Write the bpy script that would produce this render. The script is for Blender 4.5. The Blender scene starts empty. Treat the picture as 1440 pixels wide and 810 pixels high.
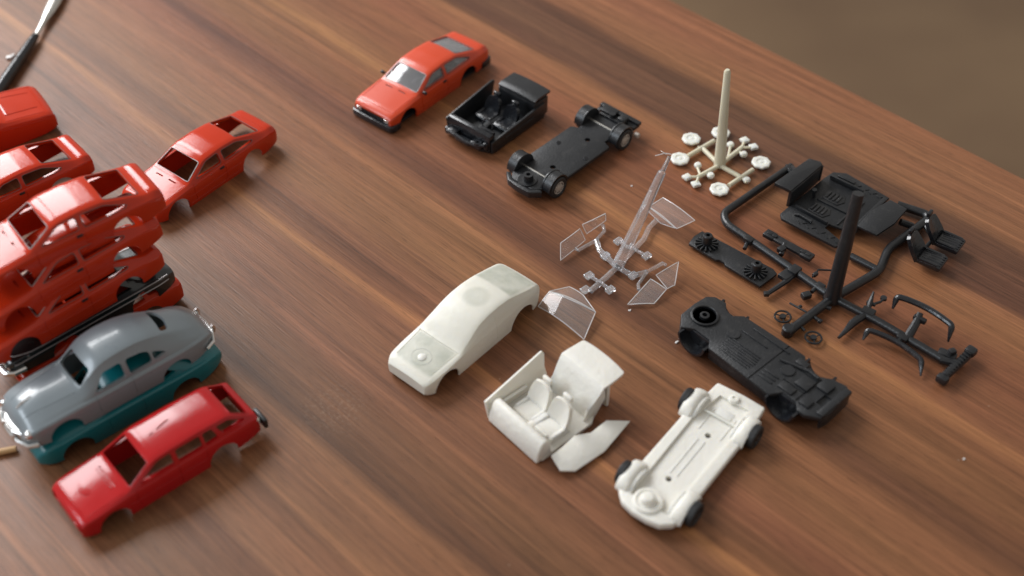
import bpy, bmesh, math, random
from mathutils import Vector, Matrix
from mathutils.bvhtree import BVHTree
random.seed(7)
sc = bpy.context.scene
C = sc.collection
R = math.radians
S = 0.001                                   # everything below is written in millimetres

# ------------------------------------------------------------------ camera
H, TH, F = 283.0, R(45), 1745.0             # height above the table, tilt, focal length in photo pixels
cam = bpy.data.cameras.new('camera'); camo = bpy.data.objects.new('camera', cam); C.objects.link(camo)
camo.location = (0, 0, H*S); camo.rotation_euler = (R(45), 0, 0)
cam.sensor_width = 36; cam.lens = F/1440*36
cam.clip_start = 0.01; cam.clip_end = 50
cam.dof.use_dof = True; cam.dof.focus_distance = 0.405; cam.dof.aperture_fstop = 7.5
sc.camera = camo

# ------------------------------------------------------------------ world, lamps, exposure
w = bpy.data.worlds.new('World'); sc.world = w; w.use_nodes = True
w.node_tree.nodes['Background'].inputs[0].default_value = (0.95, 0.90, 0.84, 1)
w.node_tree.nodes['Background'].inputs[1].default_value = 0.42
def area(name, loc, target, sx, sy, power, col):
    l = bpy.data.lights.new(name, 'AREA'); l.shape = 'RECTANGLE'; l.size = sx*S; l.size_y = sy*S
    l.energy = power; l.color = col
    o = bpy.data.objects.new(name, l); C.objects.link(o); o.location = Vector(loc)*S
    o.rotation_euler = (Vector(target)-Vector(loc)).to_track_quat('-Z', 'Y').to_euler()
    return o
for wx, wy in ((-1130, 1110), (-770, 1390)):      # the two casements of the window
    area('window_light', (wx, wy, 950), (wx*0.0+(wx+950)*.9, 300+(wy-1250)*.9, 0), 400, 820, 16.2, (0.98, 0.985, 1.0))
area('side_window_light', (-1300, -100, 900), (0, 250, 0), 700, 500, 9, (0.80, 0.90, 1.0))
sc.view_settings.view_transform = 'Standard'; sc.view_settings.look = 'None'
sc.view_settings.exposure = 0.0; sc.view_settings.gamma = 1.0

UG = R(-44.5)                                # direction of the wood grain
def at(u, v, z=0.0):
    """table point (mm) seen at photo pixel u, v when it lies z mm above the table"""
    a = 405-v; s = math.sin(TH); c = math.cos(TH)
    t = (H-z)/(F*s-a*c)
    return Vector((t*(u-720), t*(F*c+a*s), z))

# ------------------------------------------------------------------ materials
def nd(nt, t, **k):
    n = nt.nodes.new(t)
    for a, b in k.items(): setattr(n, a, b)
    return n
def plastic(name, col, rough=0.35, coat=0.0, sss=0.0, bump=0.10, bscale=900, mottle=0.08, metal=0.0, spec=0.5, dust=0.0, rvar=0.08):
    m = bpy.data.materials.new(name); m.use_nodes = True; nt = m.node_tree; b = nt.nodes['Principled BSDF']; L = nt.links
    tc = nd(nt, 'ShaderNodeTexCoord')
    n1 = nd(nt, 'ShaderNodeTexNoise'); n1.inputs['Scale'].default_value = 70; n1.inputs['Detail'].default_value = 4
    L.new(tc.outputs['Object'], n1.inputs['Vector'])
    mx = nd(nt, 'ShaderNodeMix', data_type='RGBA')
    mx.inputs[6].default_value = (*[c*(1-mottle) for c in col], 1)
    mx.inputs[7].default_value = (*[min(1, c*(1+mottle)) for c in col], 1)
    L.new(n1.outputs['Fac'], mx.inputs[0])
    out = mx.outputs[2]
    if dust:
        n3 = nd(nt, 'ShaderNodeTexNoise'); n3.inputs['Scale'].default_value = 380; n3.inputs['Detail'].default_value = 5
        L.new(tc.outputs['Object'], n3.inputs['Vector'])
        rp = nd(nt, 'ShaderNodeMapRange'); rp.inputs[1].default_value = 0.56; rp.inputs[2].default_value = 0.8; rp.inputs[4].default_value = dust
        L.new(n3.outputs['Fac'], rp.inputs[0])
        m2 = nd(nt, 'ShaderNodeMix', data_type='RGBA'); L.new(rp.outputs[0], m2.inputs[0]); L.new(out, m2.inputs[6]); m2.inputs[7].default_value = (0.45, 0.42, 0.38, 1)
        out = m2.outputs[2]
    L.new(out, b.inputs['Base Color'])
    mr = nd(nt, 'ShaderNodeMapRange'); mr.inputs[3].default_value = max(0.02, rough-rvar); mr.inputs[4].default_value = rough+rvar
    n2 = nd(nt, 'ShaderNodeTexNoise'); n2.inputs['Scale'].default_value = 160; n2.inputs['Detail'].default_value = 5
    L.new(tc.outputs['Object'], n2.inputs['Vector']); L.new(n2.outputs['Fac'], mr.inputs[0]); L.new(mr.outputs[0], b.inputs['Roughness'])
    if bump:
        n4 = nd(nt, 'ShaderNodeTexNoise'); n4.inputs['Scale'].default_value = bscale; n4.inputs['Detail'].default_value = 3
        L.new(tc.outputs['Object'], n4.inputs['Vector'])
        bp = nd(nt, 'ShaderNodeBump'); bp.inputs['Strength'].default_value = bump; bp.inputs['Distance'].default_value = 0.0004
        L.new(n4.outputs['Fac'], bp.inputs['Height']); L.new(bp.outputs[0], b.inputs['Normal'])
    b.inputs['Metallic'].default_value = metal
    b.inputs['Coat Weight'].default_value = coat; b.inputs['Coat Roughness'].default_value = 0.08
    b.inputs['Specular IOR Level'].default_value = spec
    if sss:
        b.inputs['Subsurface Weight'].default_value = sss; b.inputs['Subsurface Scale'].default_value = 0.0012
        b.inputs['Subsurface Radius'].default_value = (1.0, 0.85, 0.6)
    return m
def clear(name, tint, rough=0.04, milk=0.12, thin=False):
    m = bpy.data.materials.new(name); m.use_nodes = True; nt = m.node_tree; L = nt.links
    b = nt.nodes['Principled BSDF']; b.inputs['Base Color'].default_value = (*tint, 1)
    b.inputs['Roughness'].default_value = rough; b.inputs['Transmission Weight'].default_value = 1-milk
    b.inputs['IOR'].default_value = 1.25 if thin else 1.45
    b.inputs['Coat Weight'].default_value = 0.1 if thin else 0.5; b.inputs['Coat Roughness'].default_value = 0.05
    tc = nd(nt, 'ShaderNodeTexCoord'); n = nd(nt, 'ShaderNodeTexNoise'); n.inputs['Scale'].default_value = 300
    L.new(tc.outputs['Object'], n.inputs['Vector'])
    bp = nd(nt, 'ShaderNodeBump'); bp.inputs['Strength'].default_value = 0.03 if thin else 0.12; bp.inputs['Distance'].default_value = 0.0004
    L.new(n.outputs['Fac'], bp.inputs['Height']); L.new(bp.outputs[0], b.inputs['Normal'])
    return m
M = dict(
 coupe_red=plastic('coupe_red_paint', (0.49, 0.030, 0.007), 0.15, coat=0.0, spec=0.40, rvar=0.04, bump=0.04),
 orange_red=plastic('orange_red_paint', (0.60, 0.052, 0.010), 0.36, coat=0.25, bump=0.04),
 wagon_red=plastic('wagon_red_paint', (0.44, 0.010, 0.012), 0.15, coat=0.0, spec=0.42, rvar=0.04, bump=0.05),
 grey=plastic('grey_blue_paint', (0.205, 0.240, 0.262), 0.30, coat=0.3, bump=0.04, spec=0.6),
 teal=plastic('teal_plastic', (0.003, 0.160, 0.185), 0.30, coat=0.3),
 black_paint=plastic('black_paint', (0.012, 0.015, 0.016), 0.22, coat=0.6, bump=0.03, dust=0.05),
 chrome=plastic('chrome_plating', (0.75, 0.75, 0.74), 0.22, metal=1.0, bump=0.0),
 seal=plastic('dull_window_seal', (0.16, 0.09, 0.08), 0.4, bump=0.0),
 silver_line=plastic('silver_trim_paint', (0.42, 0.38, 0.38), 0.35, metal=0.4, bump=0.0),
 black=plastic('black_plastic', (0.009, 0.010, 0.012), 0.38, bump=0.2, bscale=1400, dust=0.04, spec=0.6),
 black_gloss=plastic('glossy_black_plastic', (0.010, 0.011, 0.014), 0.24, bump=0.25, bscale=900, dust=0.06, spec=0.6),
 black_matt=plastic('matt_black_plastic', (0.012, 0.013, 0.015), 0.46, bump=0.3, bscale=1600, dust=0.045),
 tyre=plastic('tyre_rubber', (0.013, 0.013, 0.014), 0.6, bump=0.3),
 rim=plastic('pale_wheel_plastic', (0.42, 0.38, 0.34), 0.4, mottle=0.2),
 steel=plastic('steel', (0.62, 0.60, 0.56), 0.25, metal=1.0, bump=0.02),
 ivory=plastic('ivory_plastic', (0.62, 0.58, 0.44), 0.42, sss=0.4, bump=0.08),
 ivory_pale=plastic('pale_ivory_plastic', (0.74, 0.74, 0.68), 0.42, sss=0.4, bump=0.08),
 white=plastic('white_resin', (0.74, 0.72, 0.66), 0.50, sss=0.35, bump=0.4, bscale=600, mottle=0.08),
 wood_pick=plastic('light_wood', (0.55, 0.33, 0.15), 0.6),
 glass_rod=clear('clear_plastic', (0.95, 0.95, 0.97), 0.05, 0.13),
 glass_pane=clear('clear_plastic_pane', (0.97, 0.97, 0.98), 0.06, 0.06, True),
 glass_rim=clear('bright_plastic_edge', (0.98, 0.96, 0.95), 0.2, 0.45),  # milkier: the light gathered in pane edges is put into the colour
 car_glass=clear('car_window_plastic', (0.90, 0.90, 0.92), 0.06, 0.10),
 chip=plastic('clear_chip', (0.7, 0.68, 0.66), 0.3),
)
# white car body: the printed resin is thinner, so greyer, on the bonnet, the boot and one spot of the roof
def resin_body():
    m = plastic('white_resin_body', (0.72, 0.70, 0.62), 0.42, sss=0.35, bump=0.25, bscale=600, mottle=0.04)
    nt = m.node_tree; L = nt.links; b = nt.nodes['Principled BSDF']
    src = b.inputs['Base Color'].links[0].from_socket
    tc = nd(nt, 'ShaderNodeTexCoord'); sp = nd(nt, 'ShaderNodeSeparateXYZ'); L.new(tc.outputs['Object'], sp.inputs[0])
    def mr(sock, a, b_, c=0.0, d=1.0):
        n = nd(nt, 'ShaderNodeMapRange', interpolation_type='SMOOTHSTEP'); L.new(sock, n.inputs[0])
        for i, v in enumerate((a, b_, c, d)): n.inputs[i+1].default_value = v
        return n.outputs[0]
    def mt(op, a, b_=None, v=None):
        n = nd(nt, 'ShaderNodeMath', operation=op); L.new(a, n.inputs[0])
        if b_ is not None: L.new(b_, n.inputs[1])
        if v is not None: n.inputs[1].default_value = v
        return n.outputs[0]
    x = sp.outputs[0]; ay = mt('ABSOLUTE', sp.outputs[1])
    inside = mr(ay, 0.0064, 0.0080, 1, 0)
    up = mr(sp.outputs[2], 0.0062, 0.0068)
    hood = mt('MULTIPLY', mr(x, 0.0018, 0.0038), mr(x, 0.0134, 0.0148, 1, 0))
    boot = mt('MULTIPLY', mr(x, 0.0385, 0.040), mr(x, 0.0505, 0.0515, 1, 0))
    dx = mt('ADD', x, v=-0.0315); 
    d2 = mt('ADD', mt('MULTIPLY', dx, dx), mt('MULTIPLY', sp.outputs[1], sp.outputs[1]))
    spot = mr(d2, 0.0030**2, 0.0050**2, 0.55, 0)
    f = mt('MAXIMUM', mt('MULTIPLY', mt('MULTIPLY', mt('MAXIMUM', hood, boot), inside), up), spot)
    nn = nd(nt, 'ShaderNodeTexNoise'); nn.inputs['Scale'].default_value = 160; nn.inputs['Detail'].default_value = 5; L.new(tc.outputs['Object'], nn.inputs['Vector'])
    f = mt('MULTIPLY', f, mr(nn.outputs['Fac'], 0.3, 0.7, 0.55, 1.0))
    mx = nd(nt, 'ShaderNodeMix', data_type='RGBA'); L.new(f, mx.inputs[0]); L.new(src, mx.inputs[6]); mx.inputs[7].default_value = (0.43, 0.44, 0.37, 1)
    L.new(mx.outputs[2], b.inputs['Base Color'])
    return m
M['white_body'] = resin_body()

def wood():
    m = bpy.data.materials.new('walnut_tabletop'); m.use_nodes = True; nt = m.node_tree; L = nt.links; b = nt.nodes['Principled BSDF']
    tc = nd(nt, 'ShaderNodeTexCoord')
    mp = nd(nt, 'ShaderNodeVectorMath', operation='SCALE'); mp.inputs['Scale'].default_value = 1000; L.new(tc.outputs['Object'], mp.inputs[0])
    def noise(sx, sy, det=4, rough=0.55, off=0.0, dist=0.0):
        k = nd(nt, 'ShaderNodeMapping'); k.inputs['Scale'].default_value = (sx, sy, 0.02); k.inputs['Location'].default_value = (off, off*1.7, 0)
        L.new(mp.outputs[0], k.inputs[0])
        n = nd(nt, 'ShaderNodeTexNoise'); n.inputs['Scale'].default_value = 1; n.inputs['Detail'].default_value = det; n.inputs['Roughness'].default_value = rough
        n.inputs['Distortion'].default_value = dist
        L.new(k.outputs[0], n.inputs['Vector']); return n.outputs['Fac']
    def mt(op, a, b_, v=None):
        n = nd(nt, 'ShaderNodeMath', operation=op); L.new(a, n.inputs[0])
        if v is not None: n.inputs[1].default_value = v
        else: L.new(b_, n.inputs[1])
        return n.outputs[0]
    sp = nd(nt, 'ShaderNodeSeparateXYZ'); L.new(mp.outputs[0], sp.inputs[0])
    warp = mt('MULTIPLY', mt('SUBTRACT', noise(0.009, 0.012, 2), None, 0.5), None, 10.0)
    v = mt('ADD', sp.outputs[1], warp)
    f = mt('DIVIDE', mt('ADD', v, None, 100.0), None, 500.0)
    rp = nd(nt, 'ShaderNodeValToRGB'); L.new(f, rp.inputs[0]); cr = rp.color_ramp
    W = {  # mm across the grain : linear colour of the veneer strips
     -100:(.150,.075,.046), 20:(.155,.078,.048), 50:(.190,.095,.058), 66:(.135,.067,.043), 83:(.175,.088,.055), 84.5:(.235,.128,.080), 86:(.180,.090,.056), 104:(.165,.080,.050),
     117:(.185,.092,.056), 120.5:(.085,.042,.028), 126:(.125,.062,.040), 150:(.160,.080,.050), 167.2:(.165,.080,.050), 168.6:(.420,.215,.110), 170.2:(.195,.092,.053), 177:(.135,.066,.041),
     193:(.205,.100,.062), 214:(.190,.090,.056), 221.5:(.095,.045,.031), 229:(.160,.076,.047), 250.5:(.205,.098,.058), 252.8:(.300,.150,.082), 255:(.200,.096,.058),
     275:(.180,.082,.050), 292:(.215,.102,.060), 302:(.250,.122,.072), 306:(.100,.048,.035), 320:(.118,.058,.042), 331:(.090,.043,.031), 335:(.195,.094,.058), 352:(.225,.108,.066), 369:(.215,.100,.060)}
    ks = sorted(W)
    e = cr.elements
    while len(e) < len(ks): e.new(0.5)
    for i, k in enumerate(ks):
        e[i].position = (k+100)/500
    for i, k in enumerate(ks): e[i].color = (W[k][0]*1.14, W[k][1]*1.03, W[k][2]*0.76, 1)
    def ov(colsock, fac, lo, hi):     # multiply brightness by a noise
        n = nd(nt, 'ShaderNodeMapRange'); L.new(fac, n.inputs[0]); n.inputs[1].default_value = 0.3; n.inputs[2].default_value = 0.7
        n.inputs[3].default_value = lo; n.inputs[4].default_value = hi
        k = nd(nt, 'ShaderNodeVectorMath', operation='SCALE'); L.new(colsock, k.inputs[0]); L.new(n.outputs[0], k.inputs['Scale'])
        return k.outputs[0]
    c = rp.outputs[0]
    c = ov(c, noise(0.0045, 0.10, 4, 0.6, 3.1, 0.6), 0.84, 1.18)
    c = ov(c, noise(0.010, 0.40, 5, 0.7, 9.3, 0.3), 0.78, 1.22)
    g = noise(0.035, 1.7, 3, 0.75, 5.7)
    c = ov(c, g, 0.76, 1.22)
    for fr_, off_, lo_, hi_, val_ in ((0.22, 44.0, 0.62, 0.67, 1.24), (0.30, 77.0, 0.61, 0.67, 0.76), (0.60, 63.0, 0.62, 0.69, 0.82)):   # thin pale and dark grain lines
        ln = nd(nt, 'ShaderNodeMapRange'); L.new(noise(0.004, fr_, 2, 0.5, off_), ln.inputs[0]); ln.inputs[1].default_value = lo_; ln.inputs[2].default_value = hi_; ln.inputs[3].default_value = 1.0; ln.inputs[4].default_value = val_
        k_ = nd(nt, 'ShaderNodeVectorMath', operation='SCALE'); L.new(c, k_.inputs[0]); L.new(ln.outputs[0], k_.inputs['Scale']); c = k_.outputs[0]
    # pores: short dark dashes
    po = noise(0.16, 2.6, 2, 0.5, 21.0)
    pr = nd(nt, 'ShaderNodeMapRange'); L.new(po, pr.inputs[0]); pr.inputs[1].default_value = 0.60; pr.inputs[2].default_value = 0.72; pr.inputs[3].default_value = 1.0; pr.inputs[4].default_value = 0.58
    k = nd(nt, 'ShaderNodeVectorMath', operation='SCALE'); L.new(c, k.inputs[0]); L.new(pr.outputs[0], k.inputs['Scale']); c = k.outputs[0]
    # redder and yellower drift
    hu = nd(nt, 'ShaderNodeHueSaturation'); hn = nd(nt, 'ShaderNodeMapRange'); L.new(noise(0.003, 0.03, 3, 0.5, 14.0), hn.inputs[0])
    hn.inputs[1].default_value = 0.3; hn.inputs[2].default_value = 0.7; hn.inputs[3].default_value = 0.489; hn.inputs[4].default_value = 0.504
    L.new(hn.outputs[0], hu.inputs['Hue']); L.new(c, hu.inputs['Color']); hu.inputs['Saturation'].default_value = 1.01
    # sparse pale dust specks and a faint worn patch left of the white body
    vo = nd(nt, 'ShaderNodeTexVoronoi', feature='F1'); vo.inputs['Scale'].default_value = 0.085; L.new(mp.outputs[0], vo.inputs['Vector'])
    dr = nd(nt, 'ShaderNodeMapRange'); L.new(vo.outputs['Distance'], dr.inputs[0]); dr.inputs[1].default_value = 0.010; dr.inputs[2].default_value = 0.022; dr.inputs[3].default_value = 0.75; dr.inputs[4].default_value = 0.0
    wp = nd(nt, 'ShaderNodeVectorMath', operation='DISTANCE'); wl = Matrix.Rotation(-UG, 4, 'Z') @ at(470, 575); wp.inputs[1].default_value = (wl.x, wl.y, 0); L.new(mp.outputs[0], wp.inputs[0])
    wr = nd(nt, 'ShaderNodeMapRange', interpolation_type='SMOOTHSTEP'); L.new(wp.outputs['Value'], wr.inputs[0]); wr.inputs[1].default_value = 3; wr.inputs[2].default_value = 14; wr.inputs[3].default_value = .6; wr.inputs[4].default_value = 0
    wn = nd(nt, 'ShaderNodeMapRange'); L.new(noise(0.8, 1.1, 5, 0.7, 31.0), wn.inputs[0]); wn.inputs[1].default_value = 0.5; wn.inputs[2].default_value = 0.68; wn.inputs[4].default_value = 0.55
    fac = mt('MAXIMUM', dr.outputs[0], mt('MULTIPLY', wr.outputs[0], wn.outputs[0]))
    dm = nd(nt, 'ShaderNodeMix', data_type='RGBA'); L.new(fac, dm.inputs[0]); L.new(hu.outputs[0], dm.inputs[6]); dm.inputs[7].default_value = (0.34, 0.24, 0.17, 1)
    L.new(dm.outputs[2], b.inputs['Base Color'])
    rr = nd(nt, 'ShaderNodeMapRange'); L.new(noise(0.03, 0.3, 4, 0.6, 2.0), rr.inputs[0]); rr.inputs[3].default_value = 0.32; rr.inputs[4].default_value = 0.50
    L.new(rr.outputs[0], b.inputs['Roughness'])
    bp = nd(nt, 'ShaderNodeBump'); bp.inputs['Strength'].default_value = 0.25; bp.inputs['Distance'].default_value = 0.0003
    L.new(mt('ADD', g, mt('MULTIPLY', po, None, -0.6)), bp.inputs['Height']); L.new(bp.outputs[0], b.inputs['Normal'])
    b.inputs['Specular IOR Level'].default_value = 0.30
    return m
def floor_mat():
    m = bpy.data.materials.new('brown_floor'); m.use_nodes = True; nt = m.node_tree; L = nt.links; b = nt.nodes['Principled BSDF']
    tc = nd(nt, 'ShaderNodeTexCoord'); n = nd(nt, 'ShaderNodeTexNoise'); n.inputs['Scale'].default_value = 2.5; n.inputs['Detail'].default_value = 3
    L.new(tc.outputs['Object'], n.inputs['Vector'])
    r = nd(nt, 'ShaderNodeValToRGB'); L.new(n.outputs['Fac'], r.inputs[0])
    r.color_ramp.elements[0].position = 0.3; r.color_ramp.elements[0].color = (0.150, 0.088, 0.047, 1)
    r.color_ramp.elements[1].position = 0.7; r.color_ramp.elements[1].color = (0.235, 0.150, 0.080, 1)
    L.new(r.outputs[0], b.inputs['Base Color']); b.inputs['Roughness'].default_value = 0.6
    return m
M['wood'] = wood(); M['floor'] = floor_mat()

# ------------------------------------------------------------------ mesh helpers (mm)
class MB:
    def __init__(s): s.bm = bmesh.new()
    def _new(s, tmp, mat=None, bevel=0.0, seg=2):
        if bevel > 0:
            es = [e for e in tmp.edges if len(e.link_faces) == 2 and e.calc_face_angle(0) > R(28)]
            bmesh.ops.bevel(tmp, geom=es, offset=bevel, segments=seg, affect='EDGES', profile=0.5, clamp_overlap=True)
        if mat is not None: bmesh.ops.transform(tmp, matrix=mat, verts=tmp.verts)
        me = bpy.data.meshes.new('tmp'); tmp.to_mesh(me); tmp.free(); s.bm.from_mesh(me); bpy.data.meshes.remove(me)
        return s
    def box(s, c, d, bevel=0.15, rot=None, seg=2):
        t = bmesh.new(); bmesh.ops.create_cube(t, size=1)
        bmesh.ops.transform(t, matrix=Matrix.Diagonal((*d, 1)), verts=t.verts)
        m = Matrix.Translation(c) @ (rot.to_4x4() if rot is not None else Matrix())
        return s._new(t, m, bevel, seg)
    def prism(s, pts, a, b, axis='z', bevel=0.12, mat=None, seg=2):
        """outline pts extruded from a to b; axis z: pts=(x,y); axis y: pts=(x,z); axis x: pts=(y,z)"""
        t = bmesh.new()
        f = {'z': lambda p, h: (p[0], p[1], h), 'y': lambda p, h: (p[0], h, p[1]), 'x': lambda p, h: (h, p[0], p[1])}[axis]
        A = [t.verts.new(f(p, a)) for p in pts]; B = [t.verts.new(f(p, b)) for p in pts]
        n = len(pts)
        t.faces.new(A); t.faces.new(B[::-1])
        for i in range(n): t.faces.new((A[i], B[i], B[(i+1) % n], A[(i+1) % n]))
        bmesh.ops.recalc_face_normals(t, faces=t.faces)
        return s._new(t, mat, bevel, seg)
    def tube(s, pts, r, seg=10, cap=True, flat=1.0, closed=False):
        pts = [Vector(p) for p in pts]; n = len(pts); t = bmesh.new()
        rs = r if isinstance(r, (list, tuple)) else [r]*n
        rings = []; up = None
        for i, p in enumerate(pts):
            if closed: d = pts[(i+1) % n]-pts[i-1]
            else: d = (pts[min(i+1, n-1)]-pts[max(i-1, 0)])
            d.normalize()
            if up is None: up = Vector((0, 0, 1)) if abs(d.z) < 0.95 else Vector((0, 1, 0))
            x = d.cross(up)
            if x.length < 1e-4: x = d.orthogonal()
            x.normalize(); y = x.cross(d).normalized(); up = y
            rings.append([t.verts.new(p+x*math.cos(2*math.pi*k/seg)*rs[i]+y*math.sin(2*math.pi*k/seg)*rs[i]*flat) for k in range(seg)])
        m = n if closed else n-1
        for i in range(m):
            a, b = rings[i], rings[(i+1) % n]
            for k in range(seg): t.faces.new((a[k], a[(k+1) % seg], b[(k+1) % seg], b[k]))
        if cap and not closed: t.faces.new(rings[0][::-1]); t.faces.new(rings[-1])
        bmesh.ops.recalc_face_normals(t, faces=t.faces)
        return s._new(t)
    def lathe(s, prof, mat=None, seg=28, lobes=0, amp=0.0):
        """closed solid of revolution about z, prof = [(r, z)...]"""
        t = bmesh.new(); rings = []
        for (r, z) in prof:
            if r < 1e-5: rings.append([t.verts.new((0, 0, z))]); continue
            rings.append([t.verts.new(((r*(1+amp*math.cos(lobes*2*math.pi*k/seg)))*math.cos(2*math.pi*k/seg), (r*(1+amp*math.cos(lobes*2*math.pi*k/seg)))*math.sin(2*math.pi*k/seg), z)) for k in range(seg)])
        for a, b in zip(rings[:-1], rings[1:]):
            for k in range(seg):
                k2 = (k+1) % seg
                if len(a) == 1 and len(b) > 1: t.faces.new((a[0], b[k], b[k2]))
                elif len(b) == 1 and len(a) > 1: t.faces.new((a[k], b[0], a[k2]))
                elif len(a) > 1: t.faces.new((a[k], b[k], b[k2], a[k2]))
        if len(rings[0]) > 1: t.faces.new(rings[0])
        if len(rings[-1]) > 1: t.faces.new(rings[-1][::-1])
        bmesh.ops.recalc_face_normals(t, faces=t.faces)
        return s._new(t, mat)
    def sheet(s, rows, thick=0.5):
        """grid of points (rows of equal length) given a thickness along its normals"""
        t = bmesh.new(); V = [[t.verts.new(p) for p in row] for row in rows]
        for i in range(len(V)-1):
            for j in range(len(V[0])-1): t.faces.new((V[i][j], V[i][j+1], V[i+1][j+1], V[i+1][j]))
        bmesh.ops.recalc_face_normals(t, faces=t.faces)
        bmesh.ops.solidify(t, geom=t.faces[:], thickness=thick)
        return s._new(t)
    def mesh(s, name, ang=32):
        me = bpy.data.meshes.new(name); s.bm.to_mesh(me); s.bm.free(); return finish(me, ang)
def finish(me, ang=32):
    me.transform(Matrix.Scale(S, 4))
    for p in me.polygons: p.use_smooth = True
    me.set_sharp_from_angle(angle=R(ang)); me.update()
    return me
def link(name, me, mat, parent=None, label=None):
    if isinstance(me, MB): me = me.mesh(name)
    me.materials.clear(); me.materials.append(M[mat])
    o = bpy.data.objects.new(name, me); C.objects.link(o)
    if parent is not None: o.parent = parent
    if label: o['label'] = label
    return o
def tag(o, label, cat, group=None):
    o['label'] = label; o['category'] = cat
    if group: o['group'] = group
    return o
def thing(name, label, cat, loc=(0, 0, 0), ang=0.0, group=None, rot=None):
    o = bpy.data.objects.new(name, None); C.objects.link(o); o.empty_display_size = 0.01
    o.location = Vector(loc)*S; o.rotation_euler = rot if rot else (0, 0, R(ang))
    return tag(o, label, cat, group)
def copy_tree(o, parent=None):
    c = o.copy(); C.objects.link(c)
    if parent is not None: c.parent = parent
    for ch in o.children[:]: copy_tree(ch, c)
    return c
def round_poly(pts, r, n=3):
    out = []; N = len(pts)
    for i in range(N):
        p = Vector(pts[i]); a = Vector(pts[i-1])-p; b = Vector(pts[(i+1) % N])-p
        rr = min(r, a.length*0.45, b.length*0.45); p0 = p+a.normalized()*rr; p1 = p+b.normalized()*rr
        for k in range(n+1):
            t = k/n; out.append(tuple(p0*(1-t)**2+p*2*t*(1-t)+p1*t*t))
    return out

# ------------------------------------------------------------------ booleans
def as_obj(bm):
    me = bpy.data.meshes.new('t'); bm.to_mesh(me); bm.free(); o = bpy.data.objects.new('t', me); C.objects.link(o); return o
def volume(me):
    t = bmesh.new(); t.from_mesh(me); v = t.calc_volume(signed=True); t.free(); return v
def boolean(base, cutters, keep=0.75):
    """base object minus every cutter object, one by one (exact); a cut that breaks the mesh is undone"""
    vol = volume(base.data)
    for i, c in enumerate(cutters):
        for jig in (0.0, 0.013, -0.017):
            c.location = (jig, jig*0.7, jig*1.3)
            md = base.modifiers.new('b', 'BOOLEAN'); md.operation = 'DIFFERENCE'; md.solver = 'EXACT'; md.object = c
            dg = bpy.context.evaluated_depsgraph_get(); dg.update()
            me = bpy.data.meshes.new_from_object(base.evaluated_get(dg)); base.modifiers.clear()
            v = volume(me)
            if v <= vol+0.01 and v > (vol*0.05 if i == 0 else vol*keep): break
            print('cut', i, 'of', len(cutters), 'bad', round(vol, 1), round(v, 1)); bpy.data.meshes.remove(me); me = None
        if me is not None: old = base.data; base.data = me; bpy.data.meshes.remove(old); vol = v
        m = c.data; bpy.data.objects.remove(c); bpy.data.meshes.remove(m)
    return base

# ------------------------------------------------------------------ car bodies lofted from profiles
def prof(table, x, sm=0.7):
    def lin(x):
        if x <= table[0][0]: return table[0][1]
        for (a, va), (b, vb) in zip(table, table[1:]):
            if x <= b: return va+(vb-va)*(x-a)/(b-a)
        return table[-1][1]
    L = table[-1][0]
    e = min(sm, x-table[0][0], L-x) if sm else 0
    if e <= 0: return lin(x)
    return (lin(x-e)+2*lin(x-e/2)+2*lin(x)+2*lin(x+e/2)+lin(x+e))/8
def section(P, x, off=0.0, floor=None):
    zb, zs, ws, zt, wt = [prof(P[k], x, P.get('sm', 0.9)) for k in ('zb', 'zs', 'ws', 'zt', 'wt')]
    cr = prof(P['cr'], x)
    ws -= off; wt -= off; zt -= off; zs -= off*0.5
    if floor is not None: zb = floor
    h = zs-zb; g = max(zt-zs, 0.05); sh = P.get('sh', 0.94)
    bx, bz = ws*sh, zs
    r = min(1.0, g*0.35+0.12)
    def l(t, bulge=0.0): return (bx+(wt-bx)*t+bulge*min(1, g/4), bz+(zt-bz)*t)
    tr = 1-min(0.6, r/max(g, 0.3))
    a = l(tr)
    pts = [(ws*0.955, zb), (ws*0.98, zb+0.18*h), (ws*0.997, zb+0.42*h), (ws, zb+0.60*h), (ws*0.997, zb+0.78*h), (ws*0.982, zb+0.92*h), (bx+(ws*0.982-bx)*0.5, zs-0.015*h), (bx, zs+0.02),
           l(tr*0.35, P.get('bulge', 0.12)), l(tr*0.7, P.get('bulge', 0.12)), a,
           (wt+(a[0]-wt)*0.30-0.05*r, zt-(zt-a[1])*0.28), (wt-0.55*r, zt+cr*0.04), (wt*0.72, zt+cr*0.42), (wt*0.45, zt+cr*0.78), (wt*0.2, zt+cr*0.96), (0, zt+cr)]
    return pts
def loft(P, off=0.0, floor=None, step=0.6):
    L = P['L']; x0, x1 = off, L-off; bm = bmesh.new(); xs = []
    n = int((x1-x0)/step); xs = [x0+(x1-x0)*i/n for i in range(n+1)]
    xs = sorted(set([x0+0.2, x1-0.2]+xs)); rings = []
    for x in xs:
        h = section(P, x, off, floor)
        ring = [(x, -y, z) for y, z in h]+[(x, y, z) for y, z in h[-2::-1]]
        rings.append([bm.verts.new(p) for p in ring])
    k = len(rings[0])
    for a, b in zip(rings, rings[1:]):
        for i in range(k): bm.faces.new((a[i], a[(i+1) % k], b[(i+1) % k], b[i]))
    bm.faces.new(rings[0][::-1]); bm.faces.new(rings[-1])
    bmesh.ops.recalc_face_normals(bm, faces=bm.faces)
    return bm
def slope_poly(P, x0, z0, x1, z1, pts):
    """points (t along the slope 0..1, y) placed on the line (x0,z0)-(x1,z1)"""
    return [Vector((x0+(x1-x0)*t, y, z0+(z1-z0)*t)) for t, y in pts]
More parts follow.
